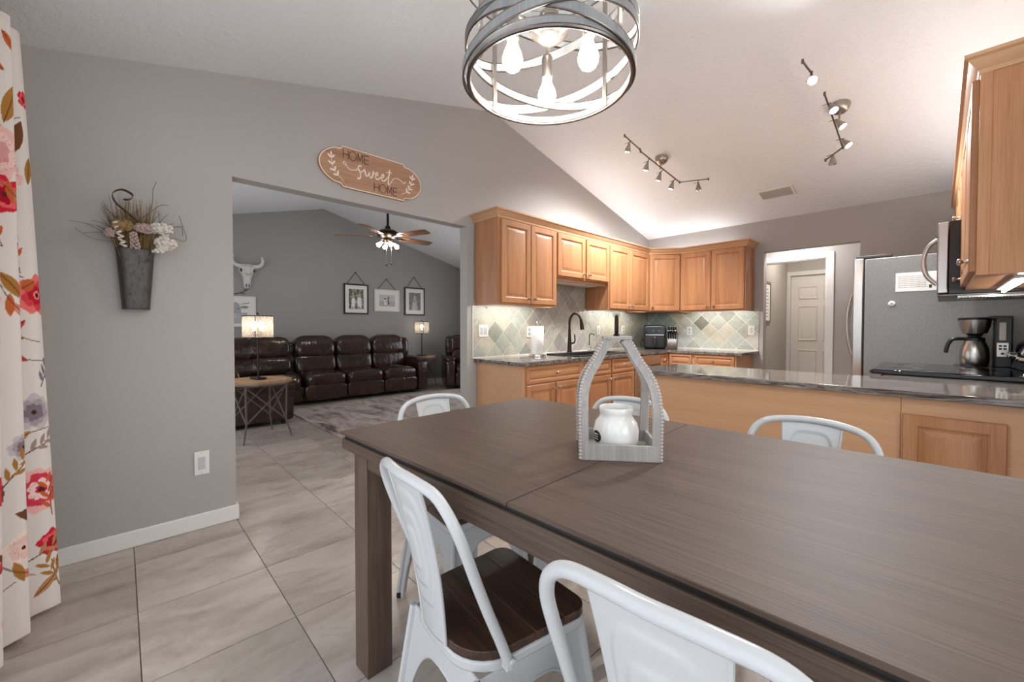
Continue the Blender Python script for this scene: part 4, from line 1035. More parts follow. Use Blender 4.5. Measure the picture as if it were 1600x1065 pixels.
# ------------------------------------------------------------------ beaded tray with jar
def build_tray():
    ang = R(39.3)
    t = thing('beaded_tray', 'grey-washed wooden tray with beaded arched handle on the table', 'tray', (2.332, 0.937, TZ), ang)
    W, D = 0.222, 0.20
    part('bottom', MB().box(0.004, 0.004, 0, W-0.004, D-0.004, 0.008), 'greywash', t)
    part('front_board', MB().box(0.012, 0, 0, W-0.012, 0.010, 0.044), 'greywash', t, 0.001); part('rear_board', MB().box(0.012, D-0.010, 0, W-0.012, D, 0.044), 'greywash', t, 0.001)
    part('side_board', MB().box(0, 0.012, 0, 0.010, D-0.012, 0.044), 'greywash', t, 0.001); part('side_board', MB().box(W-0.010, 0.012, 0, W, D-0.012, 0.044), 'greywash', t, 0.001)
    cx, cy, top = W/2, D/2, 0.345
    def curve(s):  # s 0..1 : horizontal offset fraction from the centre
        P = spline([(0.985, 0.0), (0.99, 0.07), (1.0, 0.14), (0.955, 0.20), (0.80, 0.245), (0.60, 0.28), (0.47, 0.308), (0.38, 0.328), (0.24, top)], 6)
        return P
    P = curve(0)
    for sx in (-1, 1):
        for sy in (-1, 1):
            outer, inner = [], []
            loops = []
            for k, (o, z) in enumerate(P):
                x = cx+sx*(o*(W/2)); y = cy+sy*((0.35+0.65*o)*(D/2-0.001) if z > 0.05 else D/2-0.001)
                if z > 0.05: f = min(1, max(0, (z-0.10)/0.24)); f = f*f*(3-2*f); y = cy+sy*((D/2-0.001)*(1-f)+0.022*f)
                q = P[min(k+1, len(P)-1)]; p_ = P[max(k-1, 0)]
                tx_, tz_ = (q[0]-p_[0])*W/2, q[1]-p_[1]; l = math.hypot(tx_, tz_); nx, nz = tz_/l, -tx_/l
                wd = 0.022
                a = (x, z); b = (x-sx*nx*wd, z-abs(nz)*0-(nz*wd if sx > 0 else nz*wd))
                yo, yi = y, y-sy*0.014
                loops.append([(a[0], yo, a[1]), (b[0], yo, b[1]), (b[0], yi, b[1]), (a[0], yi, a[1])])
                outer.append((a[0], yo, a[1]))
            arm = part('arch_arm', MB().rings(loops), 'greywash', t, angle=30)
            # bead trim
            acc = 0; beads = MB(); L = [outer[0]]
            pos = []; step = 0.0098; prev = Vector(outer[0]); need = step*0.5
            for p in outer[1:]:
                p = Vector(p); d = (p-prev).length
                while need <= d:
                    pos.append(prev.lerp(p, need/d)); need += step
                need -= d; prev = p
            for p in pos[:-1]: beads.ball((p.x+sx*0.0015, p.y-sy*0.002, p.z), 0.0052, 8, 6)
            part('bead_trim', beads, 'greywash_bead', arm)
    part('top_block', MB().box(cx-0.042, cy-0.03, top-0.006, cx+0.042, cy+0.03, top+0.004), 'greywash', t, 0.002)
    part('iron_ring', MB().tube([(cx+0.002*math.cos(a), cy+0.022*math.cos(a), top+0.034+0.030*math.sin(a)) for a in np.linspace(0, 2*math.pi, 25)[:-1]], 0.0055, 8, closed=True), 'bronze_dark', t)
    part('hook_plate', MB().tube([(cx, cy, top), (cx, cy, top+0.010)], 0.009, 10), 'bronze_dark', t)
    a = Vector((2.332, 0.937, 0))+Vector((math.cos(ang), math.sin(ang), 0))*(W/2)+Vector((-math.sin(ang), math.cos(ang), 0))*(D/2)
    t = thing('ceramic_jar', 'white glazed ceramic jar standing in the grey tray', 'jar', (a.x, a.y, TZ+0.0085), ang)
    part('body', MB().lathe([(0, 0), (0.052, 0), (0.060, 0.008), (0.066, 0.03), (0.067, 0.058), (0.061, 0.082), (0.050, 0.096), (0.0475, 0.104), (0.049, 0.110), (0.051, 0.124), (0.049, 0.127), (0.045, 0.124), (0.044, 0.10), (0.058, 0.07), (0.06, 0.03), (0.05, 0.01), (0, 0.008)], seg=40), 'ceramic_white', t, angle=60)
    lab = []
    for i in range(9):
        u = -1+2*i/8; row = []
        for j in range(9):
            v = -1+2*j/8
            uu, vv = u*math.sqrt(1-v*v/2), v*math.sqrt(1-u*u/2)
            th = math.pi+0.45+uu*0.30; z = 0.042+vv*0.018; r = 0.0668+0.0006-abs(z-0.045)*0.03
            row.append((r*math.cos(th), r*math.sin(th), z))
        lab.append(row)
    l = part('label_disc', MB().surf(lab), 'frame_black', t, label='black round printed label', solid=0.0006)
    m = MB()
    for k in (-1, 0, 1):
        m.tube([((0.0685)*math.cos(math.pi+0.45+q), 0.0685*math.sin(math.pi+0.45+q), 0.042+k*0.007) for q in np.linspace(-0.14, 0.14, 6)], 0.0009, 5)
    part('label_print', m, 'ceramic_white', l)
build_tray()

# ------------------------------------------------------------------ chandelier
def bulb_mb(c, s=1.0, down=True):
    d = -1 if down else 1
    prof = [(0.0, 0.0), (0.013, 0.0), (0.0135, 0.018), (0.018, 0.032), (0.027, 0.052), (0.0305, 0.068), (0.029, 0.082), (0.022, 0.095), (0.011, 0.103), (0, 0.105)]
    return MB().lathe([(r*s, h*s) for r, h in prof], c, (0, 0, d), 18)
def build_chandelier():
    cx, cy, zb, r = 2.172, 0.982, 1.962, 0.253
    t = thing('drum_chandelier', 'open drum chandelier of grey wooden hoops with bare bulbs above the table', 'chandelier', (cx, cy, zb))
    H = 0.40; n = 72
    def hoop(zf, w, th, r_):
        loops = []
        for k in range(n):
            a = 2*math.pi*k/n; z = zf(a); c, s = math.cos(a), math.sin(a)
            loops.append([((r_)*c, (r_)*s, z-w/2), ((r_+th)*c, (r_+th)*s, z-w/2), ((r_+th)*c, (r_+th)*s, z+w/2), (r_*c, r_*s, z+w/2)])
        m = MB(); m.rings(loops+[loops[0]], False, False); return m
    def edge(zf, dz, r_):
        return [(r_*math.cos(a), r_*math.sin(a), zf(a)+dz) for a in np.linspace(0, 2*math.pi, n+1)[:-1]]
    def full(name, zf, w, r_):
        o = part(name, hoop(zf, w, 0.005, r_), 'chandelier_wood', t, angle=30)
        m = MB()
        for dz in (-w/2, w/2): m.tube(edge(zf, dz, r_+0.0025), 0.0032, 6, closed=True)
        part('metal_edge', m, 'dark_nickel', o)
    full('bottom_hoop', lambda a: 0.012, 0.024, r-0.004)
    part('bottom_rim', MB().tube(edge(lambda a: 0.0, 0, r-0.002), 0.0065, 8, closed=True), 'dark_nickel', t)
    full('top_hoop', lambda a: H, 0.024, r-0.004)
    yaw = R(YAW)
    va = math.atan2(-0.7555, 0.661)   # direction from the fixture towards the camera
    full('crossing_hoop', lambda a: 0.064+0.052*math.cos(a-va+1.75), 0.026, r+0.004)
    full('crossing_hoop', lambda a: 0.066+0.052*math.cos(a-va-1.75), 0.026, r+0.012)
    full('crossing_hoop', lambda a: 0.20+0.10*math.cos(a-va-2.1), 0.026, r+0.004)
    full('crossing_hoop', lambda a: 0.24+0.11*math.cos(a-va+2.3), 0.026, r+0.012)
    for k in range(4):
        a = va+R((128, 232, 52, 308)[k])
        part('upright', MB().bar(((r-0.010)*math.cos(a), (r-0.010)*math.sin(a), 0.0), ((r-0.010)*math.cos(a), (r-0.010)*math.sin(a), H), 0.016, 0.006, up=(math.cos(a), math.sin(a), 0)), 'nickel', t)
    part('stem', MB().tube([(0, 0, 0.17), (0, 0, H+0.05)], 0.012, 14), 'dark_nickel', t)
    part('hub', MB().lathe([(0, 0.138), (0.03, 0.140), (0.05, 0.147), (0.058, 0.156), (0.058, 0.163), (0.018, 0.168), (0.018, 0.19), (0.03, 0.20), (0.03, 0.215), (0, 0.215)], seg=28), 'nickel', t)
    zc = ceil_z(cy)-zb
    part('ceiling_rod', MB().tube([(0, 0, H), (0, 0, zc-0.02)], 0.007, 10), 'dark_nickel', t)
    part('ceiling_canopy', MB().lathe([(0.065, 0), (0.06, -0.02), (0.02, -0.035), (0, -0.035)], (0, 0, zc-0.005), seg=28), 'nickel', t)
    for k in range(4):
        a = va+R(45)+k*math.pi/2
        part('top_spoke', MB().tube([(0, 0, H+0.04), (r*math.cos(a), r*math.sin(a), H)], 0.005, 8), 'dark_nickel', t)
    for k in range(3):
        a = va+math.pi+k*2*math.pi/3+R(3); x, y = 0.13*math.cos(a), 0.13*math.sin(a)
        arm = part('arm', MB().tube(spline([(0.03*math.cos(a), 0.03*math.sin(a), 0.14), (x*0.7, y*0.7, 0.165), (x, y, 0.165)], 5), 0.006, 8), 'nickel', t)
        part('socket', MB().lathe([(0.018, 0.095), (0.019, 0.10), (0.019, 0.16), (0.014, 0.172), (0, 0.173)], (x, y, 0), seg=18), 'nickel', arm)
        part('bulb', bulb_mb((x, y, 0.105)), 'bulb_chandelier', arm)
build_chandelier()

# ------------------------------------------------------------------ ceiling spot tracks + vent
def build_tracks():
    def spot(head, d, power, on=True):
        if not on: return
        l = bpy.data.lights.new('spot_beam', 'SPOT'); l.energy = power; l.spot_size = R(145); l.spot_blend = 0.9; l.shadow_soft_size = 0.02; l.color = (0.98, 0.99, 1.0)
        o = bpy.data.objects.new('spot_beam', l); COL.objects.link(o)
        p = Vector(head)+Vector(d).normalized()*0.022; o.location = p; o.rotation_euler = Vector(d).to_track_quat('-Z', 'Y').to_euler()
    def track(label, canopy, bars, heads):
        c = Vector(canopy); zc = ceil_z(c.y)
        t = thing('spot_track', label, 'track light', (c.x, c.y, zc)); O = Vector((c.x, c.y, zc))
        nrm = Vector((0, -SL, -1)).normalized()
        part('canopy', MB().lathe([(0.066, -0.004), (0.066, 0.006), (0.060, 0.03), (0.045, 0.055), (0.03, 0.062), (0, 0.063)], (0, 0, 0), nrm, 28), 'nickel', t)
        part('stem', MB().tube([nrm*0.05, nrm*0.125], 0.007, 8), 'nickel', t)
        for a, b in bars:
            part('bar', MB().bar(Vector(a)-O, Vector(b)-O, 0.009, 0.009), 'dark_nickel', t)
        for a in {tuple(q) for ab in bars for q in ab}:
            part('joint', MB().lathe([(0.008, -0.013), (0.008, 0.013)], Vector(a)-O, seg=10), 'dark_nickel', t)
        for (bp, hp, d, on, pw) in heads:
            d = Vector(d).normalized(); hp = Vector(hp)-O; bp = Vector(bp)-O
            k = hp-d*0.075
            hd = part('spot_head', MB().lathe([(0.008, -0.080), (0.011, -0.072), (0.016, -0.05), (0.026, -0.02), (0.0305, 0.0), (0.0305, 0.004), (0.027, 0.004), (0.024, -0.004), (0, -0.006)], hp, d, 20), 'nickel', t)
            part('drop_stem', MB().tube([bp, k], 0.005, 8), 'dark_nickel', hd)
            part('aim_rod', MB().tube([k+Vector((0.03, -0.03, 0.02))*0.3, k+Vector((-0.045, 0.0, 0.006))], 0.0022, 6), 'dark_nickel', hd)
            part('lamp', MB().lathe([(0.0245, -0.001), (0.02, 0.004), (0, 0.006)], hp, d, 18), 'bulb_spot' if on else 'chrome', hd)
            spot(hp+O, d, pw, on)
    A = [(.985, 3.4, 2.972), (1.005, 3.645, 2.912), (1.095, 4.319, 2.740), (1.363, 4.39, 2.722)]
    B2 = [(1.008, 3.655, 2.895)]
    def on(a, b, t_): return tuple(Vector(a).lerp(Vector(b), t_))
    dn = (-0.25, 0.02, -1)
    track('five-headed ceiling spot track nearer the corner cabinets', (1.035, 4.03), [(A[0], A[1]), (B2[0], A[2]), (A[2], A[3])],
          [(on(A[0], A[1], .35), (0.955, 3.50, 2.865), (-.35, .1, -1), True, 64), (on(B2[0], A[2], .2), (0.965, 3.83, 2.775), (-.35, .05, -1), True, 64), (on(B2[0], A[2], .55), (0.99, 4.05, 2.72), (-.35, .05, -1), True, 64),
           (on(B2[0], A[2], .88), (1.03, 4.25, 2.67), (-.35, .05, -1), True, 64), (on(A[2], A[3], .65), (1.26, 4.40, 2.635), (0.05, 0, -1), False, 0)])
    G = [(2.366, 3.341, 2.987), (2.424, 3.631, 2.913), (2.430, 3.70, 2.885), (2.444, 4.414, 2.713), (2.308, 4.54, 2.681)]
    tc = lambda p: (CAMX-p[0], -p[1], 1.2-p[2])
    cam = Vector((0.25, -0.75, -0.55))
    track('ceiling spot track on the right with one head glaring at the camera', (2.47, 4.06), [(G[0], on(G[0], G[1], .45)), (G[2], G[3]), (G[3], G[4])],
          [(on(G[0], G[1], .42), (2.405, 3.44, 2.885), (0.10, -0.85, -0.45), True, 64), (on(G[2], G[3], .18), (2.47, 3.80, 2.79), (0.35, -0.35, -0.8), True, 64), (on(G[2], G[3], .5), (2.495, 4.01, 2.735), (0.55, -0.1, -0.8), True, 64),
           (on(G[2], G[3], .85), (2.50, 4.27, 2.67), (0.55, -0.15, -0.8), True, 64), (on(G[3], G[4], .45), (2.365, 4.50, 2.62), (0, 0, -1), False, 0)])
    # vent
    c = Vector((1.79, 5.13, ceil_z(5.13)))
    t = thing('ceiling_vent', 'white louvred air vent in the sloped kitchen ceiling', 'vent', tuple(c), rot=(-math.atan(SL), 0, 0))
    m = MB(); a, b = 0.165, 0.105
    m.box(-a, -b, -0.012, a, -b+0.022, 0).box(-a, b-0.022, -0.012, a, b, 0).box(-a, -b+0.022, -0.012, -a+0.022, b-0.022, 0).box(a-0.022, -b+0.022, -0.012, a, b-0.022, 0)
    part('frame', m, 'white_trim', t, 0.002); part('backing', MB().box(-a+0.02, -b+0.02, -0.002, a-0.02, b-0.02, -0.0005), 'dark_grey_plastic', t)
    for k in range(9):
        y = -b+0.032+k*0.0178
        part('slat', MB().bar((-a+0.022, y, -0.007), (a-0.022, y, -0.007), 0.010, 0.0015, up=(0, 0.6, 0.8)), 'wall_grey', t)
build_tracks()

# ------------------------------------------------------------------ wall sign
def ribbon_strokes(strokes, x0, x1, mb=None):
    """flat strokes in the y-z plane: list of (points, width or widths)"""
    mb = mb or MB()
    for pts, wd in strokes:
        n = len(pts); ws = wd if isinstance(wd, (list, tuple)) else [wd]*n
        L, Rr = [], []
        for i, p in enumerate(pts):
            a, b = pts[max(i-1, 0)], pts[min(i+1, n-1)]
            dx, dz = b[0]-a[0], b[1]-a[1]; l = math.hypot(dx, dz) or 1; nx, nz = -dz/l, dx/l
            L.append((p[0]+nx*ws[i]/2, p[1]+nz*ws[i]/2)); Rr.append((p[0]-nx*ws[i]/2, p[1]-nz*ws[i]/2))
        for i in range(n-1):
            q = [L[i], L[i+1], Rr[i+1], Rr[i]]
            vs = [(x0, *p) for p in q]+[(x1, *p) for p in q]
            mb.add(vs, [(0, 1, 2, 3), (7, 6, 5, 4), (0, 4, 5, 1), (1, 5, 6, 2), (2, 6, 7, 3), (3, 7, 4, 0)])
    return mb
def build_sign():
    t = thing('wooden_sign', 'oval wooden sign reading home sweet home above the opening', 'sign', (0.001, 1.424, 2.366))
    def outl(s):
        q = []
        q += [(-0.245*1+0.0, 0.150*s), (0.243, 0.150*s), (0.246, 0.138*s), (0.262, 0.126*s)]
        for a in np.linspace(62, -62, 22):
            q.append((0.262-0.066+0.215*s*math.cos(R(a))*1.0-0.0, 0.142*s*math.sin(R(a))))
        q += [(0.262, -0.126*s), (0.246, -0.138*s), (0.243, -0.150*s), (-0.245, -0.150*s), (-0.248, -0.138*s), (-0.264, -0.126*s)]
        for a in np.linspace(242, 118, 22):
            q.append((-0.264+0.066+0.215*s*math.cos(R(a)), 0.142*s*math.sin(R(a))))
        q += [(-0.264, 0.126*s), (-0.248, 0.138*s)]
        return q
    part('board', MB().prism(outl(1.0), 0, 0.016, 'yz'), 'sign_wood', t, 0.002)
    o = outl(0.965); part('painted_border', ribbon_strokes([(o+[o[0]], 0.0055)], 0.0155, 0.0172), 'cream_paint', t)
    def home(x, z0, z1):
        wv = 0.0048; S = []
        h, m_ = z1-z0, (z0+z1)/2
        S += [([(x, z0), (x, z1)], wv), ([(x+0.037, z0), (x+0.037, z1)], wv), ([(x, m_), (x+0.037, m_)], wv)]
        S += [([(x+0.071+0.026*math.cos(a), m_+h/2*1.04*math.sin(a)) for a in np.linspace(0, 2*math.pi, 25)], wv)]
        S += [([(x+0.108, z0), (x+0.108, z1)], wv), ([(x+0.108, z1), (x+0.126, z0+0.2*h)], wv), ([(x+0.126, z0+0.2*h), (x+0.144, z1)], wv), ([(x+0.144, z0), (x+0.144, z1)], wv)]
        S += [([(x+0.158, z0), (x+0.158, z1)], wv)]+[([(x+0.158, z), (x+0.192, z)], wv) for z in (z0+0.002, m_, z1-0.002)]
        return S
    part('lettering_home', ribbon_strokes(home(-0.239, 0.060, 0.125), 0.0155, 0.0172), 'brown_letter', t)
    part('lettering_home', ribbon_strokes(home(-0.004, -0.125, -0.060), 0.0155, 0.0172), 'brown_letter', t)
    def sc(pts, w0, w1=None, n=6):
        p = spline(pts, n); k = len(p); w1 = w1 or w0
        return (p, [w0+(w1-w0)*abs(math.sin(i/k*math.pi*2)) for i in range(k)])
    S = [sc([(-0.219, 0.022), (-0.232, 0.016), (-0.240, 0.026), (-0.232, 0.036), (-0.220, 0.024), (-0.205, -0.002), (-0.180, -0.012), (-0.150, -0.004), (-0.132, 0.012), (-0.118, 0.035)], 0.0042),
         sc([(-0.112, 0.042), (-0.124, 0.034), (-0.128, 0.014), (-0.116, -0.010), (-0.110, -0.034), (-0.118, -0.056), (-0.130, -0.062), (-0.136, -0.052)], 0.006, 0.010),
         sc([(-0.112, 0.042), (-0.106, 0.036), (-0.108, 0.028)], 0.005),
         sc([(-0.110, -0.010), (-0.092, 0.004), (-0.080, 0.020), (-0.076, 0.000), (-0.070, -0.022), (-0.060, -0.026), (-0.050, -0.012), (-0.042, 0.010), (-0.042, -0.014), (-0.034, -0.030), (-0.022, -0.024), (-0.014, 0.000), (-0.012, 0.024), (-0.006, 0.012), (0.004, 0.006)], 0.0045, 0.0085),
         sc([(0.004, -0.006), (0.016, -0.002), (0.024, 0.012), (0.018, 0.020), (0.008, 0.010), (0.006, -0.014), (0.014, -0.030), (0.028, -0.028), (0.042, -0.014), (0.052, -0.006)], 0.0045, 0.008),
         sc([(0.052, -0.008), (0.066, -0.004), (0.074, 0.012), (0.068, 0.021), (0.058, 0.010), (0.056, -0.014), (0.064, -0.030), (0.078, -0.028), (0.094, -0.012), (0.110, 0.012)], 0.0045, 0.008),
         sc([(0.124, 0.072), (0.120, 0.040), (0.114, 0.000), (0.112, -0.040), (0.118, -0.050)], 0.006, 0.010),
         sc([(0.118, -0.050), (0.130, -0.034), (0.144, -0.010), (0.160, 0.012), (0.180, 0.019), (0.205, 0.015), (0.232, 0.000), (0.250, -0.006), (0.260, 0.002), (0.254, 0.010)], 0.004),
         sc([(0.094, 0.043), (0.118, 0.047), (0.143, 0.051)], 0.0045)]
    part('lettering_sweet', ribbon_strokes(S, 0.0155, 0.0175), 'cream_paint', t)
    def sprig(pts, flip):
        P = spline(pts, 6); m = ribbon_strokes([(P, 0.003)], 0.0155, 0.0172)
        n = len(P)
        def leaf(px, pz, a, L=0.019, W=0.0075):
            q = []
            for k in range(12):
                th = 2*math.pi*k/12; u, v = L*math.cos(th)+L*0.9, W*math.sin(th)*(0.75+0.25*math.cos(th))
                q.append((px+u*math.cos(a)-v*math.sin(a), pz+u*math.sin(a)+v*math.cos(a)))
            m.prism(q, 0.0155, 0.0172, 'yz')
        for k in range(4):
            i = int(n*(0.18+0.19*k)); a = math.atan2(P[i-1][1]-P[i][1], P[i-1][0]-P[i][0])
            leaf(*P[i], a+0.75); leaf(*P[i], a-0.75)
        leaf(*P[3], math.atan2(P[0][1]-P[3][1], P[0][0]-P[3][0]), 0.02)
        return m
    part('leaf_sprig', sprig([(-0.325, 0.070), (-0.322, 0.020), (-0.309, -0.032), (-0.276, -0.074), (-0.232, -0.105)], 1), 'cream_paint', t)
    part('leaf_sprig', sprig([(0.325, 0.066), (0.318, 0.020), (0.302, -0.030), (0.270, -0.072), (0.226, -0.098)], -1), 'cream_paint', t)
build_sign()

# ------------------------------------------------------------------ wall vase with dried flowers
def build_vase():
    rd = random.Random(3)
    t = thing('wall_vase', 'galvanised metal wall pocket vase hanging on the grey wall', 'vase', (0.0, 0.063, 1.295))
    def ring(z, w, d, r=0.3):
        pts = []
        for k in range(28):
            a = math.pi*k/27; c, s = math.cos(a), math.sin(a)
            pts.append((0.002+d*abs(s)**0.45, w*math.copysign(abs(c)**0.45, c), z))
        return pts
    H = 0.318
    lo = [ring(0, 0.056, 0.062), ring(H*0.5, 0.067, 0.078), ring(H, 0.078, 0.095), ring(H, 0.074, 0.090), ring(H*0.4, 0.062, 0.068), ring(0.01, 0.052, 0.055)]
    part('pocket', MB().rings(lo), 'galvanised', t, angle=50)
    part('rim', MB().tube(ring(H, 0.0785, 0.0955), 0.0025, 6), 'galvanised', t); part('bottom_rim', MB().tube(ring(0.002, 0.0565, 0.0625), 0.002, 6), 'galvanised', t)
    b = thing('dried_bouquet', 'dried flowers and grasses in white and straw tones in the wall vase', 'flowers', (0.05, 0.063, 1.295+0.03))
    # grass stems
    g = MB(); g2 = MB()
    for k in range(230):
        y0 = rd.uniform(-0.05, 0.05); x0 = rd.uniform(-0.03, 0.025); y1 = y0*1.5+rd.uniform(-0.05, 0.05); h = rd.uniform(0.36, 0.56)
        x1 = x0+rd.uniform(-0.02, 0.05)
        (g if k % 2 else g2).tube([(x0, y0*0.6, 0.12), ((x0+x1)/2, (y0+y1)/2, 0.12+h*0.45), (x1, y1, h)], [0.0016, 0.0013, 0.0005], 4)
    o = part('grass_stems', g, 'grass_dry', b); o['kind'] = 'stuff'; o = part('straw_stems', g2, 'straw', b); o['kind'] = 'stuff'
    tw = MB()
    for k in range(46):
        a = rd.uniform(-1.1, 1.1); y0 = rd.uniform(-0.03, 0.03); L = rd.uniform(0.12, 0.26)
        p = [(0.0, y0, 0.30)]; ang = a
        for s in range(4):
            ang += rd.uniform(-0.5, 0.5); q = p[-1]; p.append((min(max(q[0]+rd.uniform(-0.015, 0.02), -0.03), 0.08), q[1]+L/4*math.sin(ang), q[2]+L/4*math.cos(ang)))
        tw.tube(spline(p, 3), 0.0010, 4)
    for p in ([(0, 0.03, 0.40), (0.0, 0.07, 0.55), (0.0, 0.075, 0.62), (0, 0.09, 0.67)], [(0, 0.08, 0.36), (0, 0.14, 0.42), (0, 0.19, 0.44), (0, 0.20, 0.39)], [(0.0, 0.10, 0.36), (0, 0.16, 0.37), (0, 0.20, 0.36), (0, 0.215, 0.38), (0, 0.20, 0.44), (0, 0.185, 0.5)], [(0, -0.02, 0.4), (0, -0.09, 0.46), (0, -0.12, 0.52)], [(0, 0.02, .45), (0, .1, .54), (0, .14, .55)]):
        tw.tube(spline(p, 5), 0.0013, 5)
    o = part('twigs', tw, 'twig', b); o['kind'] = 'stuff'
    # bark curl loop
    P = [(0.01, 0.02, 0.42), (0.02, -0.03, 0.47), (0.02, -0.075, 0.515), (0.02, -0.085, 0.56), (0.025, -0.05, 0.585), (0.03, -0.01, 0.565), (0.03, -0.02, 0.54), (0.03, -0.045, 0.535)]
    loop = spline(P, 6); part('bark_curl', MB().surf([[(x-0.0, y, z), (x+0.022, y+0.003, z+0.004)] for x, y, z in loop]), 'twig', b, solid=0.002, angle=80)
    for ph, yy in ((0, -0.055), (1, 0.0), (2, 0.05)):
        part('vine', MB().tube([(0.03+0.02*math.cos(a), yy+0.05*math.cos(a*0.9+ph), 0.375+0.035*math.sin(a+ph)) for a in np.linspace(0, 5.6, 30)], 0.0022, 5), 'straw', b)
    # cluster flowers
    def cluster(c, r, sc, n, mat):
        m = MB()
        for k in range(n):
            u = rd.uniform(-1, 1); th = rd.uniform(0, 6.28); q = math.sqrt(1-u*u)
            m.ball((c[0]+r*sc[0]*q*math.cos(th), c[1]+r*sc[1]*q*math.sin(th), c[2]+r*sc[2]*u), r*0.22, 6, 5)
        m.ball(c, r*0.85, 10, 8, sc); part('flower_head', m, mat, b)
    cluster((0.055, 0.105, 0.405), 0.042, (0.8, 1.1, 0.62), 70, 'flower_white'); cluster((0.07, 0.12, 0.325), 0.042, (0.8, 1.0, 0.75), 70, 'flower_white')
    cluster((0.06, 0.035, 0.395), 0.036, (0.7, 1.0, 0.6), 60, 'flower_pink'); cluster((0.05, -0.095, 0.355), 0.024, (0.8, 0.9, 0.9), 40, 'flower_pink'); cluster((0.045, -0.05, 0.40), 0.036, (0.7, 1.1, 0.75), 50, 'straw')
    def cone(c0, c1, r, mat):
        m = MB(); c0, c1 = Vector(c0), Vector(c1)
        for k in range(36):
            f = k/36; p = c0.lerp(c1, f); a = k*2.4; rr = r*(1-0.4*f)
            m.ball((p.x+rr*0.7*math.cos(a), p.y+rr*math.sin(a), p.z), r*0.42, 6, 5)
        part('flower_spike', m, mat, b)
    cone((0.065, 0.0, 0.285), (0.06, -0.01, 0.37), 0.017, 'flower_pink'); cone((0.075, 0.085, 0.275), (0.075, 0.12, 0.31), 0.02, 'flower_white')
    for pts in ([(0.06, -0.045, 0.29), (0.06, -0.06, 0.35), (0.06, -0.075, 0.41)], [(0.06, 0.10, 0.34), (0.06, 0.125, 0.38), (0.06, 0.135, 0.42)]):
        P = spline(pts, 14); m = MB(); h = []
        for i, p in enumerate(P):
            a = i*1.15; h.append((p[0]+0.010*math.cos(a), p[1]+0.010*math.sin(a), p[2]))
        m.tube(h, 0.0055, 6); part('wood_curl', m, 'flower_white', b)
build_vase()

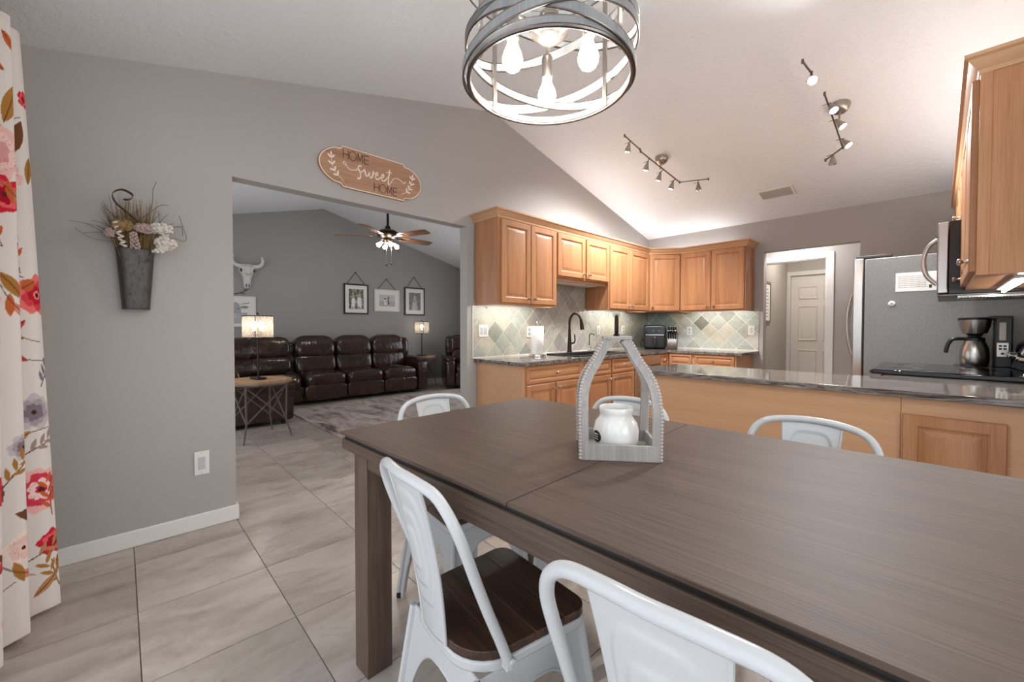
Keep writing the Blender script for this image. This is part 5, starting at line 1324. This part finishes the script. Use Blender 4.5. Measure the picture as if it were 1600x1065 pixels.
# ------------------------------------------------------------------ living room
def rotz(a): return Matrix.Rotation(a, 3, 'Z')
def build_sofa():
    t = thing('sectional_sofa', 'dark brown leather sectional sofa along the living room wall', 'sofa', (0, 0, 0))
    XB, XFR = -4.50, -3.63
    part('plinth', MB().box(XB+0.02, 1.45, 0.05, XFR-0.06, 3.97, 0.28), 'leather', t, 0.02)
    part('back_frame', MB().cushion((XB+0.13, 2.75, 0.50), (0.25, 2.7, 0.90), 0.15, 0.25, 40, 16), 'leather', t)
    ys = [2.0, 2.655, 3.30, 3.95]
    tilt = Matrix.Rotation(R(-10), 3, 'Y')
    for a, b in zip(ys[:-1], ys[1:]):
        c = (a+b)/2; w = b-a-0.012
        part('seat_cushion', MB().cushion((-3.97, c, 0.37), (0.76, w, 0.21), 0.22, 0.45, 36, 16, fn=lambda q: (q.x, q.y, q.z+0.028*(1-(q.y/(w/2))**2)*(q.z > 0))), 'leather', t)
        part('footrest', MB().cushion((-3.66, c, 0.185), (0.12, w, 0.25), 0.2, 0.4, 30, 14), 'leather', t)
        part('lumbar_cushion', MB().cushion((-4.20, c, 0.585), (0.29, w, 0.36), 0.25, 0.5, 32, 14, tilt), 'leather', t)
        part('head_cushion', MB().cushion((-4.255, c, 0.845), (0.33, w-0.004, 0.42), 0.28, 0.55, 32, 18, tilt, fn=lambda q: (q.x+0.02*math.cos(q.z*9), q.y*(1-0.08*max(0, q.z)/0.18), q.z)), 'leather', t)
    # right arm
    part('arm', MB().cushion((-3.98, 4.055, 0.31), (0.80, 0.20, 0.55), 0.2, 0.2, 32, 14), 'leather', t)
    m = MB().tube([(-4.36, 4.055, 0.52), (-4.2, 4.06, 0.535), (-3.75, 4.06, 0.53), (-3.60, 4.055, 0.51)], [0.10, 0.12, 0.12, 0.105], 22); part('arm_roll', m, 'leather', t)
    part('wing', MB().cushion((-4.28, 3.99, 0.76), (0.34, 0.13, 0.48), 0.4, 0.5, 24, 12), 'leather', t)
    # corner wedge
    for (x, y, a, w) in ((-4.26, 1.66, 0, 0.60), (-4.08, 1.17, R(45), 0.60), (-3.62, 0.86, R(90), 0.62), (-2.98, 0.84, R(90), 0.62)):
        M_ = rotz(a) @ Matrix.Rotation(R(-10), 3, 'Y')
        part('lumbar_cushion', MB().cushion((x+0.05*math.cos(a), y+0.05*math.sin(a), 0.585), (0.27, w, 0.30), 0.25, 0.6, 32, 14, M_), 'leather', t)
        part('head_cushion', MB().cushion((x, y, 0.86), (0.28, w-0.01, 0.36), 0.25, 0.55, 32, 16, M_), 'leather', t)
    part('corner_seat', MB().cushion((-3.92, 1.45, 0.36), (0.8, 1.05, 0.22), 0.3, 0.4, 36, 14), 'leather', t)
    # left return
    part('return_plinth', MB().box(-4.45, 0.62, 0.05, -2.80, 1.42, 0.28), 'leather', t, 0.02)
    part('return_back', MB().cushion((-3.5, 0.68, 0.50), (1.8, 0.25, 0.90), 0.15, 0.25, 36, 16), 'leather', t)
    for x in (-3.55, -2.98): part('seat_cushion', MB().cushion((x, 1.12, 0.37), (0.56, 0.72, 0.21), 0.22, 0.45, 32, 14), 'leather', t)
    for x in (-3.55, -2.98): part('footrest', MB().cushion((x, 1.45, 0.185), (0.55, 0.12, 0.25), 0.2, 0.4, 30, 14), 'leather', t)
    part('return_arm', MB().cushion((-2.66, 1.05, 0.28), (0.22, 1.02, 0.47), 0.12, 0.12, 36, 16), 'leather', t)
    part('return_arm_roll', MB().tube([(-2.65, 0.52, 0.45), (-2.65, 0.6, 0.475), (-2.65, 1.45, 0.475), (-2.65, 1.58, 0.46), (-2.65, 1.605, 0.455)], [0.10, 0.125, 0.13, 0.12, 0.08], 24), 'leather', t)
    for x, y in ((-2.6, 1.45), (-2.6, 0.65), (-3.7, 3.9), (-4.4, 3.9), (-4.4, 1.0)): part('foot', MB().lathe([(0.025, 0), (0.035, 0.06)], (x, y, 0), seg=12), 'black_matte', t)
    # recliner armchair
    t = thing('recliner_armchair', 'dark brown leather recliner partly hidden by the opening jamb', 'armchair', (-3.62, 5.06, 0), R(-28))
    part('seat', MB().cushion((0.05, 0, 0.36), (0.72, 0.52, 0.24), 0.25, 0.4, 32, 14), 'leather', t); part('base', MB().box(-0.35, -0.38, 0.05, 0.32, 0.38, 0.26), 'leather', t, 0.03)
    part('footrest', MB().cushion((0.36, 0, 0.20), (0.12, 0.52, 0.30), 0.2, 0.4, 28, 12), 'leather', t)
    for s in (-1, 1):
        part('arm', MB().cushion((0.02, s*0.36, 0.31), (0.80, 0.20, 0.54), 0.3, 0.3, 30, 14), 'leather', t); part('arm_pad', MB().cushion((0.02, s*0.36, 0.575), (0.74, 0.22, 0.13), 0.3, 0.6, 28, 10), 'leather', t)
        part('wing', MB().cushion((-0.30, s*0.30, 0.80), (0.26, 0.16, 0.42), 0.4, 0.5, 24, 12), 'leather', t)
    part('lumbar_cushion', MB().cushion((-0.24, 0, 0.60), (0.26, 0.54, 0.30), 0.25, 0.6, 28, 12), 'leather', t); part('head_cushion', MB().cushion((-0.31, 0, 0.87), (0.26, 0.56, 0.34), 0.25, 0.55, 28, 14), 'leather', t)
build_sofa()

def build_living():
    tag(part('area_rug', MB().box(-3.42, 1.69, 0.0005, -0.45, 4.75, 0.012), 'rug', None, 0.004), 'faded grey abstract area rug in front of the sofa', 'rug')
    # octagonal side table
    def side_table(label, loc, Rr, H):
        t = thing('side_table', label, 'side table', loc, R(10))
        oc = [(Rr*math.cos(R(22.5+45*k)), Rr*math.sin(R(22.5+45*k))) for k in range(8)]
        # top of planks
        n = 5
        for k in range(n):
            y0, y1 = -Rr+2*Rr*k/n, -Rr+2*Rr*(k+1)/n
            part('top_plank', MB().prism(clip(oc, -1, y0+0.0008, 1, y1-0.0008), H-0.03, H), 'oak_light', t, 0.002)
        part('top_band', MB().tube([(x*1.005, y*1.005, H-0.038) for x, y in oc], 0.009, 6, closed=True), 'iron_brown', t)
        q = Rr*0.66
        for sx in (-1, 1):
            for sy in (-1, 1):
                part('leg', MB().tube([(sx*q*0.95, sy*q*0.95, H-0.035), (sx*q*0.92, sy*q*0.92, 0.20), (sx*q*1.12, sy*q*1.12, 0.004)], [0.011, 0.010, 0.007], 8), 'iron_brown', t)
        for sx, sy, tx, ty in ((-1, -1, 1, -1), (1, -1, 1, 1), (1, 1, -1, 1), (-1, 1, -1, -1)):
            part('cross_brace', MB().tube([(sx*q*.94, sy*q*.94, H-0.06), (tx*q*.92, ty*q*.92, 0.20)], 0.008, 8), 'iron_brown', t)
            part('cross_brace', MB().tube([(tx*q*.94, ty*q*.94, H-0.06), (sx*q*.92, sy*q*.92, 0.20)], 0.008, 8), 'iron_brown', t)
        return t
    side_table('octagonal wood-topped side table with crossed iron legs nearest the opening', (-2.06, 1.07, 0), 0.32, 0.635)
    side_table('octagonal side table between the sofa and the recliner', (-4.18, 4.42, 0), 0.25, 0.62)
    def lamp(label, loc, w, hs, z0, nb, power_mat='bulb_warm'):
        t = thing('table_lamp', label, 'lamp', loc, R(12))
        part('base', MB().cushion((0, 0, 0.012), (0.20, 0.11, 0.024), 0.4, 0.5, 28, 8), 'bronze_dark', t)
        part('pole', MB().tube([(0, 0, 0.02), (0, 0, z0+hs*0.15)], 0.009, 10).tube([(0, 0, z0+hs*0.15), (0, 0, z0+hs+0.02)], 0.004, 8), 'bronze_dark', t)
        part('finial', MB().ball((0, 0, z0+hs+0.025), 0.011, 10, 8), 'bronze_dark', t)
        e = []
        for k in range(40):
            a = 2*math.pi*k/40; e.append((w/2*math.copysign(abs(math.cos(a))**0.8, math.cos(a)), w*0.40*math.copysign(abs(math.sin(a))**0.8, math.sin(a))))
        sh = part('shade', MB().surf([[(x, y, z0), (x, y, z0+hs)] for x, y in e], True), 'mesh_shade', t, angle=80)
        part('rim', MB().tube([(x, y, z0) for x, y in e], 0.0045, 6, closed=True), 'bronze_dark', sh); part('rim', MB().tube([(x, y, z0+hs) for x, y in e], 0.0055, 6, closed=True), 'bronze_dark', sh)
        for k in (6, 16, 26, 36): part('shade_bar', MB().tube([(*e[k], z0), (*e[k], z0+hs)], 0.004, 6), 'bronze_dark', sh)
        part('spider', MB().tube([(-w/2, 0, z0+hs), (w/2, 0, z0+hs)], 0.003, 6), 'bronze_dark', sh)
        for k in range(nb):
            x = (k-(nb-1)/2)*0.16*w/0.34*1.0
            s = part('socket', MB().lathe([(0.014, z0+0.02), (0.014, z0+0.075), (0, z0+0.075)], (x, 0, 0), seg=12).tube([(0, 0, z0+0.025), (x, 0, z0+0.025)], 0.005, 6), 'bronze_dark', t)
            part('bulb', bulb_mb((x, 0, z0+0.075), 0.95, down=False), power_mat, s)
    lamp('table lamp with two bulbs in a mesh drum shade on the near side table', (-2.06, 1.07, 0.6352), 0.33, 0.232, 0.45, 2)
    lamp('table lamp with mesh shade beneath the framed photographs', (-4.18, 4.38, 0.6202), 0.30, 0.235, 0.45, 1)
    # ceiling fan
    fx, fy, fz = -2.153, YR_, 2.42
    t = thing('ceiling_fan', 'five-bladed ceiling fan with brown blades and lit bulbs in the living room', 'fan', (fx, fy, fz))
    part('downrod', MB().tube([(0, 0, 0.07), (0, 0, ZR-fz-0.03)], 0.016, 12), 'bronze_dark', t); part('canopy', MB().lathe([(0.07, 0.0), (0.065, -0.03), (0.03, -0.07), (0.02, -0.075)], (0, 0, ZR-fz-0.005), seg=24), 'bronze_dark', t)
    part('motor', MB().lathe([(0.02, 0.15), (0.035, 0.13), (0.04, 0.10), (0.10, 0.085), (0.135, 0.06), (0.14, 0.02), (0.115, -0.015), (0.07, -0.03), (0, -0.03)], seg=32), 'bronze_dark', t)
    base = math.atan2(-0.66, 0.75)
    rt = R(YAW)  # screen-right direction angle
    for k in range(5):
        a = rt+R(-27)+k*R(72)
        b = part('blade', MB().prism([(0.20, -0.05), (0.26, -0.062), (0.62, -0.07), (0.68, -0.055), (0.68, 0.055), (0.62, 0.07), (0.26, 0.062), (0.20, 0.05)], -0.004, 0.004).xf(Matrix.Rotation(a, 4, 'Z') @ Matrix.Rotation(R(-11), 4, 'X')), 'fan_blade', t)
        part('blade_iron', MB().bar((0.10, 0, -0.006), (0.27, 0, -0.009), 0.035, 0.006).xf(Matrix.Rotation(a, 4, 'Z') @ Matrix.Rotation(R(-11), 4, 'X')), 'bronze_dark', b)
    part('light_hub', MB().lathe([(0.05, -0.03), (0.06, -0.05), (0.045, -0.085), (0, -0.09)], seg=24), 'bronze_dark', t)
    for k in range(4):
        a = rt+R(35)+k*math.pi/2; c = Vector((0.075*math.cos(a), 0.075*math.sin(a), -0.085)); d = Vector((math.cos(a), math.sin(a), -0.8)).normalized()
        s = part('light_socket', MB().tube([Vector((0.03*math.cos(a), 0.03*math.sin(a), -0.06)), c], 0.014, 10), 'bronze_dark', t)
        part('bulb', MB().lathe([(0.0, 0.0), (0.013, 0.0), (0.015, 0.02), (0.026, 0.045), (0.03, 0.06), (0.026, 0.075), (0.012, 0.086), (0, 0.088)], c, d, 14), 'bulb_fan', s)
        part('cage', MB().tube([c+d*0.02+Vector((0, 0, 0.03)), c+d*0.12+Vector((0, 0, 0.045))], 0.002, 5).tube([c+d*0.02-Vector((0, 0, 0.03)), c+d*0.12-Vector((0, 0, 0.045))], 0.002, 5), 'bronze_dark', s)
    for dx, L in ((-0.02, 0.37), (0.045, 0.35)):
        q = Vector((math.cos(rt), math.sin(rt), 0))*dx
        p = part('pull_chain', MB().tube([q+Vector((0, 0, -0.085)), q+Vector((0, 0, -L))], 0.003, 5), 'nickel', t); part('pull_knob', MB().ball(q+Vector((0, 0, -L-0.012)), 0.012, 8, 6), 'bronze_dark', p)
    # painted flat prints
    def print_grid(w, h, fn, n=60):
        m = int(n*h/w); U, V = np.meshgrid(np.linspace(0, 1, n), np.linspace(0, 1, m), indexing='ij')
        C = fn(U, V); mb = MB(); mb.surf([[(0, w*(U[i, j]-0.5), h*(V[i, j]-0.5)) for j in range(m)] for i in range(n)])
        return mb, C.reshape(-1, 3)
    def figure(C, U, V, cx, base, hgt, wid, body, head, asp=1.0):
        b = ((np.abs(U-cx) < wid*(0.55+0.45*np.clip((base+hgt*0.72-V)/hgt, 0, 1))) & (V > base) & (V < base+hgt*0.74)); C[b] = body
        hd = ((U-cx)/(hgt*0.12*asp))**2+((V-(base+hgt*0.86))/(hgt*0.13))**2 < 1; C[hd] = head
    rs = np.random.default_rng(4)
    def nz(U, V, f, seed):
        r = np.random.default_rng(seed); o = 0
        for k in range(10): o = o+np.sin(f*(U*r.normal()+V*r.normal())*6+r.uniform(0, 6))
        return o/10
    g = lambda v: np.stack([v, v*0.98, v*0.96], -1)
    def foliage(U, V):
        v = 0.10+0.35*np.clip(nz(U, V, 6, 1)*2+0.2, 0, 1); C = g(v)*np.array([0.95, 1.0, 0.7])
        figure(C, U, V, 0.30, 0.0, 0.72, 0.18, (0.75, 0.74, 0.72), (0.45, 0.38, 0.32)); figure(C, U, V, 0.70, 0.0, 0.80, 0.20, (0.78, 0.77, 0.76), (0.42, 0.36, 0.3)); figure(C, U, V, 0.5, 0.0, 0.4, 0.13, (0.2, 0.2, 0.2), (0.5, 0.42, 0.36))
        C[(V < 0.12) & (nz(U, V, 9, 5) > 0.05)] = 0.06; return C
    def beach(U, V):
        C = g(0.42+0.1*(V > 0.45)+0.05*nz(U, V, 8, 2)); C[(V > 0.52) & (V < 0.56)] = 0.6
        figure(C, U, V, 0.36, 0.12, 0.62, 0.07, (0.75, 0.74, 0.72), (0.12, 0.1, 0.09), 0.75); figure(C, U, V, 0.58, 0.14, 0.70, 0.07, (0.16, 0.16, 0.17), (0.14, 0.12, 0.1), 0.75); figure(C, U, V, 0.47, 0.12, 0.34, 0.05, (0.7, 0.7, 0.7), (0.2, 0.18, 0.16), 0.75); return C
    def portrait(U, V):
        C = g(0.16+0.14*np.clip(nz(U, V, 7, 3)+0.4, 0, 1)); figure(C, U, V, 0.5, 0.0, 0.85, 0.30, (0.42, 0.41, 0.40), (0.45, 0.43, 0.41)); figure(C, U, V, 0.42, 0.0, 0.6, 0.2, (0.5, 0.5, 0.5), (0.34, 0.32, 0.31)); C[(nz(U, V, 12, 8) > 0.28)] *= 0.5; return C
    def cow(U, V):
        C = g(np.full_like(U, 0.72)+0.0); x = np.abs(U-0.5)
        body = (x < 0.36) & (V < 0.45+0.0*U); C[body] = 0.42
        hd = (x/0.17)**2+((V-0.55)/0.33)**2 < 1; C[hd] = 0.36
        C[((x-0.27)/0.12)**2+((V-0.68)/0.06)**2 < 1] = 0.25
        C[(x < 0.42) & (x > 0.16) & (np.abs(V-(0.80+0.25*(x-0.16))) < 0.02)] = 0.3
        C[((x-0.08)/0.025)**2+((V-0.62)/0.02)**2 < 1] = 0.05; C[(x/0.12)**2+((V-0.32)/0.09)**2 < 1] = 0.5; C[((x-0.05)/0.02)**2+((V-0.33)/0.02)**2 < 1] = 0.1
        return C*(1+0.25*nz(U, V, 14, 6))[..., None]
    def framed(label, y0, y1, z0, z1, fw, frame, mat_w, fn, hang=None, depth=0.022):
        cy, cz = (y0+y1)/2, (z0+z1)/2; w, h = y1-y0, z1-z0
        t = thing('framed_picture', label, 'picture', (XF+0.001, cy, cz))
        m = MB().box(0, -w/2, -h/2, depth, w/2, -h/2+fw).box(0, -w/2, h/2-fw, depth, w/2, h/2).box(0, -w/2, -h/2+fw, depth, -w/2+fw, h/2-fw).box(0, w/2-fw, -h/2+fw, depth, w/2, h/2-fw)
        part('frame', m, frame, t, 0.002); part('mat_board', MB().box(0.001, -w/2+fw, -h/2+fw, depth*0.6, w/2-fw, h/2-fw), 'mat_board', t)
        pw, ph = w-2*fw-2*mat_w, h-2*fw-2*mat_w*1.05
        mb, C = print_grid(pw, ph, fn); o = part('print', mb, 'print', t, loc=(depth*0.6+0.0008, 0, 0), angle=None)
        at = o.data.color_attributes.new('Col', 'FLOAT_COLOR', 'POINT'); at.data.foreach_set('color', np.c_[np.clip(C, 0, 1), np.ones(len(C))].astype(np.float32).ravel())
        if hang:
            hy, hz = hang[0]-cy, hang[1]-cz; q = w*0.36
            part('hanging_chain', MB().tube([(0.008, -q, h/2-0.002), (0.008, hy, hz), (0.008, q, h/2-0.002)], 0.006, 5), 'dark_nickel', t); part('hook', MB().ball((0.008, hy, hz), 0.012, 8, 6), 'bronze_dark', t)
    framed('black framed family photograph with wide white mat, left of the three', 2.964, 3.434, 1.44, 2.003, 0.026, 'frame_black', 0.068, foliage, (3.19, 2.22))
    framed('pale framed landscape beach photograph hanging between two black frames', 3.553, 4.085, 1.505, 1.936, 0.024, 'frame_white', 0.075, beach, (3.81, 2.14))
    framed('black framed portrait photograph above the far table lamp', 4.196, 4.673, 1.439, 2.017, 0.028, 'frame_black', 0.075, portrait, (4.42, 2.23))
    framed('pale framed cow print beneath the white skull', 1.02, 1.566, 1.20, 1.681, 0.02, 'frame_white', 0.03, cow)
    # skull
    t = thing('steer_skull', 'white decorative steer skull with horns on the living room wall', 'wall decoration', (XF+0.001, 1.45, 2.05))
    prof = [(-0.245, 0.030, 0.05), (-0.225, 0.045, 0.065), (-0.17, 0.050, 0.075), (-0.10, 0.055, 0.085), (-0.03, 0.075, 0.10), (0.03, 0.105, 0.11), (0.08, 0.11, 0.105), (0.12, 0.095, 0.09), (0.14, 0.06, 0.06)]
    lo = []
    for z, w, d in prof:
        lo.append([(0.0+d*max(0, math.sin(a))**0.7, w*math.cos(a), z) for a in np.linspace(0, math.pi, 17)])
    part('cranium', MB().rings(lo), 'bone', t, angle=60)
    for s in (-1, 1):
        part('eye_socket', MB().ball((0.075, s*0.085, 0.035), 0.027, 12, 8, (0.6, 0.7, 1)), 'dark_grey_plastic', t); part('nostril', MB().ball((0.068, s*0.018, -0.20), 0.014, 10, 8, (0.5, 0.6, 2.2)), 'dark_grey_plastic', t)
        part('horn', MB().tube(spline([(0.05, s*0.08, 0.10), (0.06, s*0.14, 0.105), (0.07, s*0.19, 0.14), (0.08, s*0.205, 0.20), (0.08, s*0.19, 0.26)], 5), [0.032]*8+[0.028]*4+[0.022]*4+[0.014]*4+[0.005], 12), 'bone', t)
        for k in range(3): part('carved_swirl', MB().tube([(0.10+0.004*k, s*(0.03+0.018*math.cos(a)), 0.09-0.06*k+0.02*math.sin(a)) for a in np.linspace(0, 5, 14)], 0.004, 5), 'wall_grey', t)
    tw = thing('twig_decoration', 'small dark twig fixed under the white skull', 'wall decoration', (XF+0.004, 1.36, 1.725))
    part('twig', MB().tube(spline([(0.01, -0.12, -0.02), (0.01, -0.04, -0.005), (0.02, 0.04, 0.03), (0.02, 0.11, 0.075)], 5), 0.007, 6).tube([(0.015, 0.0, 0.01), (0.02, 0.06, -0.01)], 0.005, 6).tube([(0.015, 0.05, 0.035), (0.02, 0.06, 0.075)], 0.004, 6), 'twig', tw)
build_living()
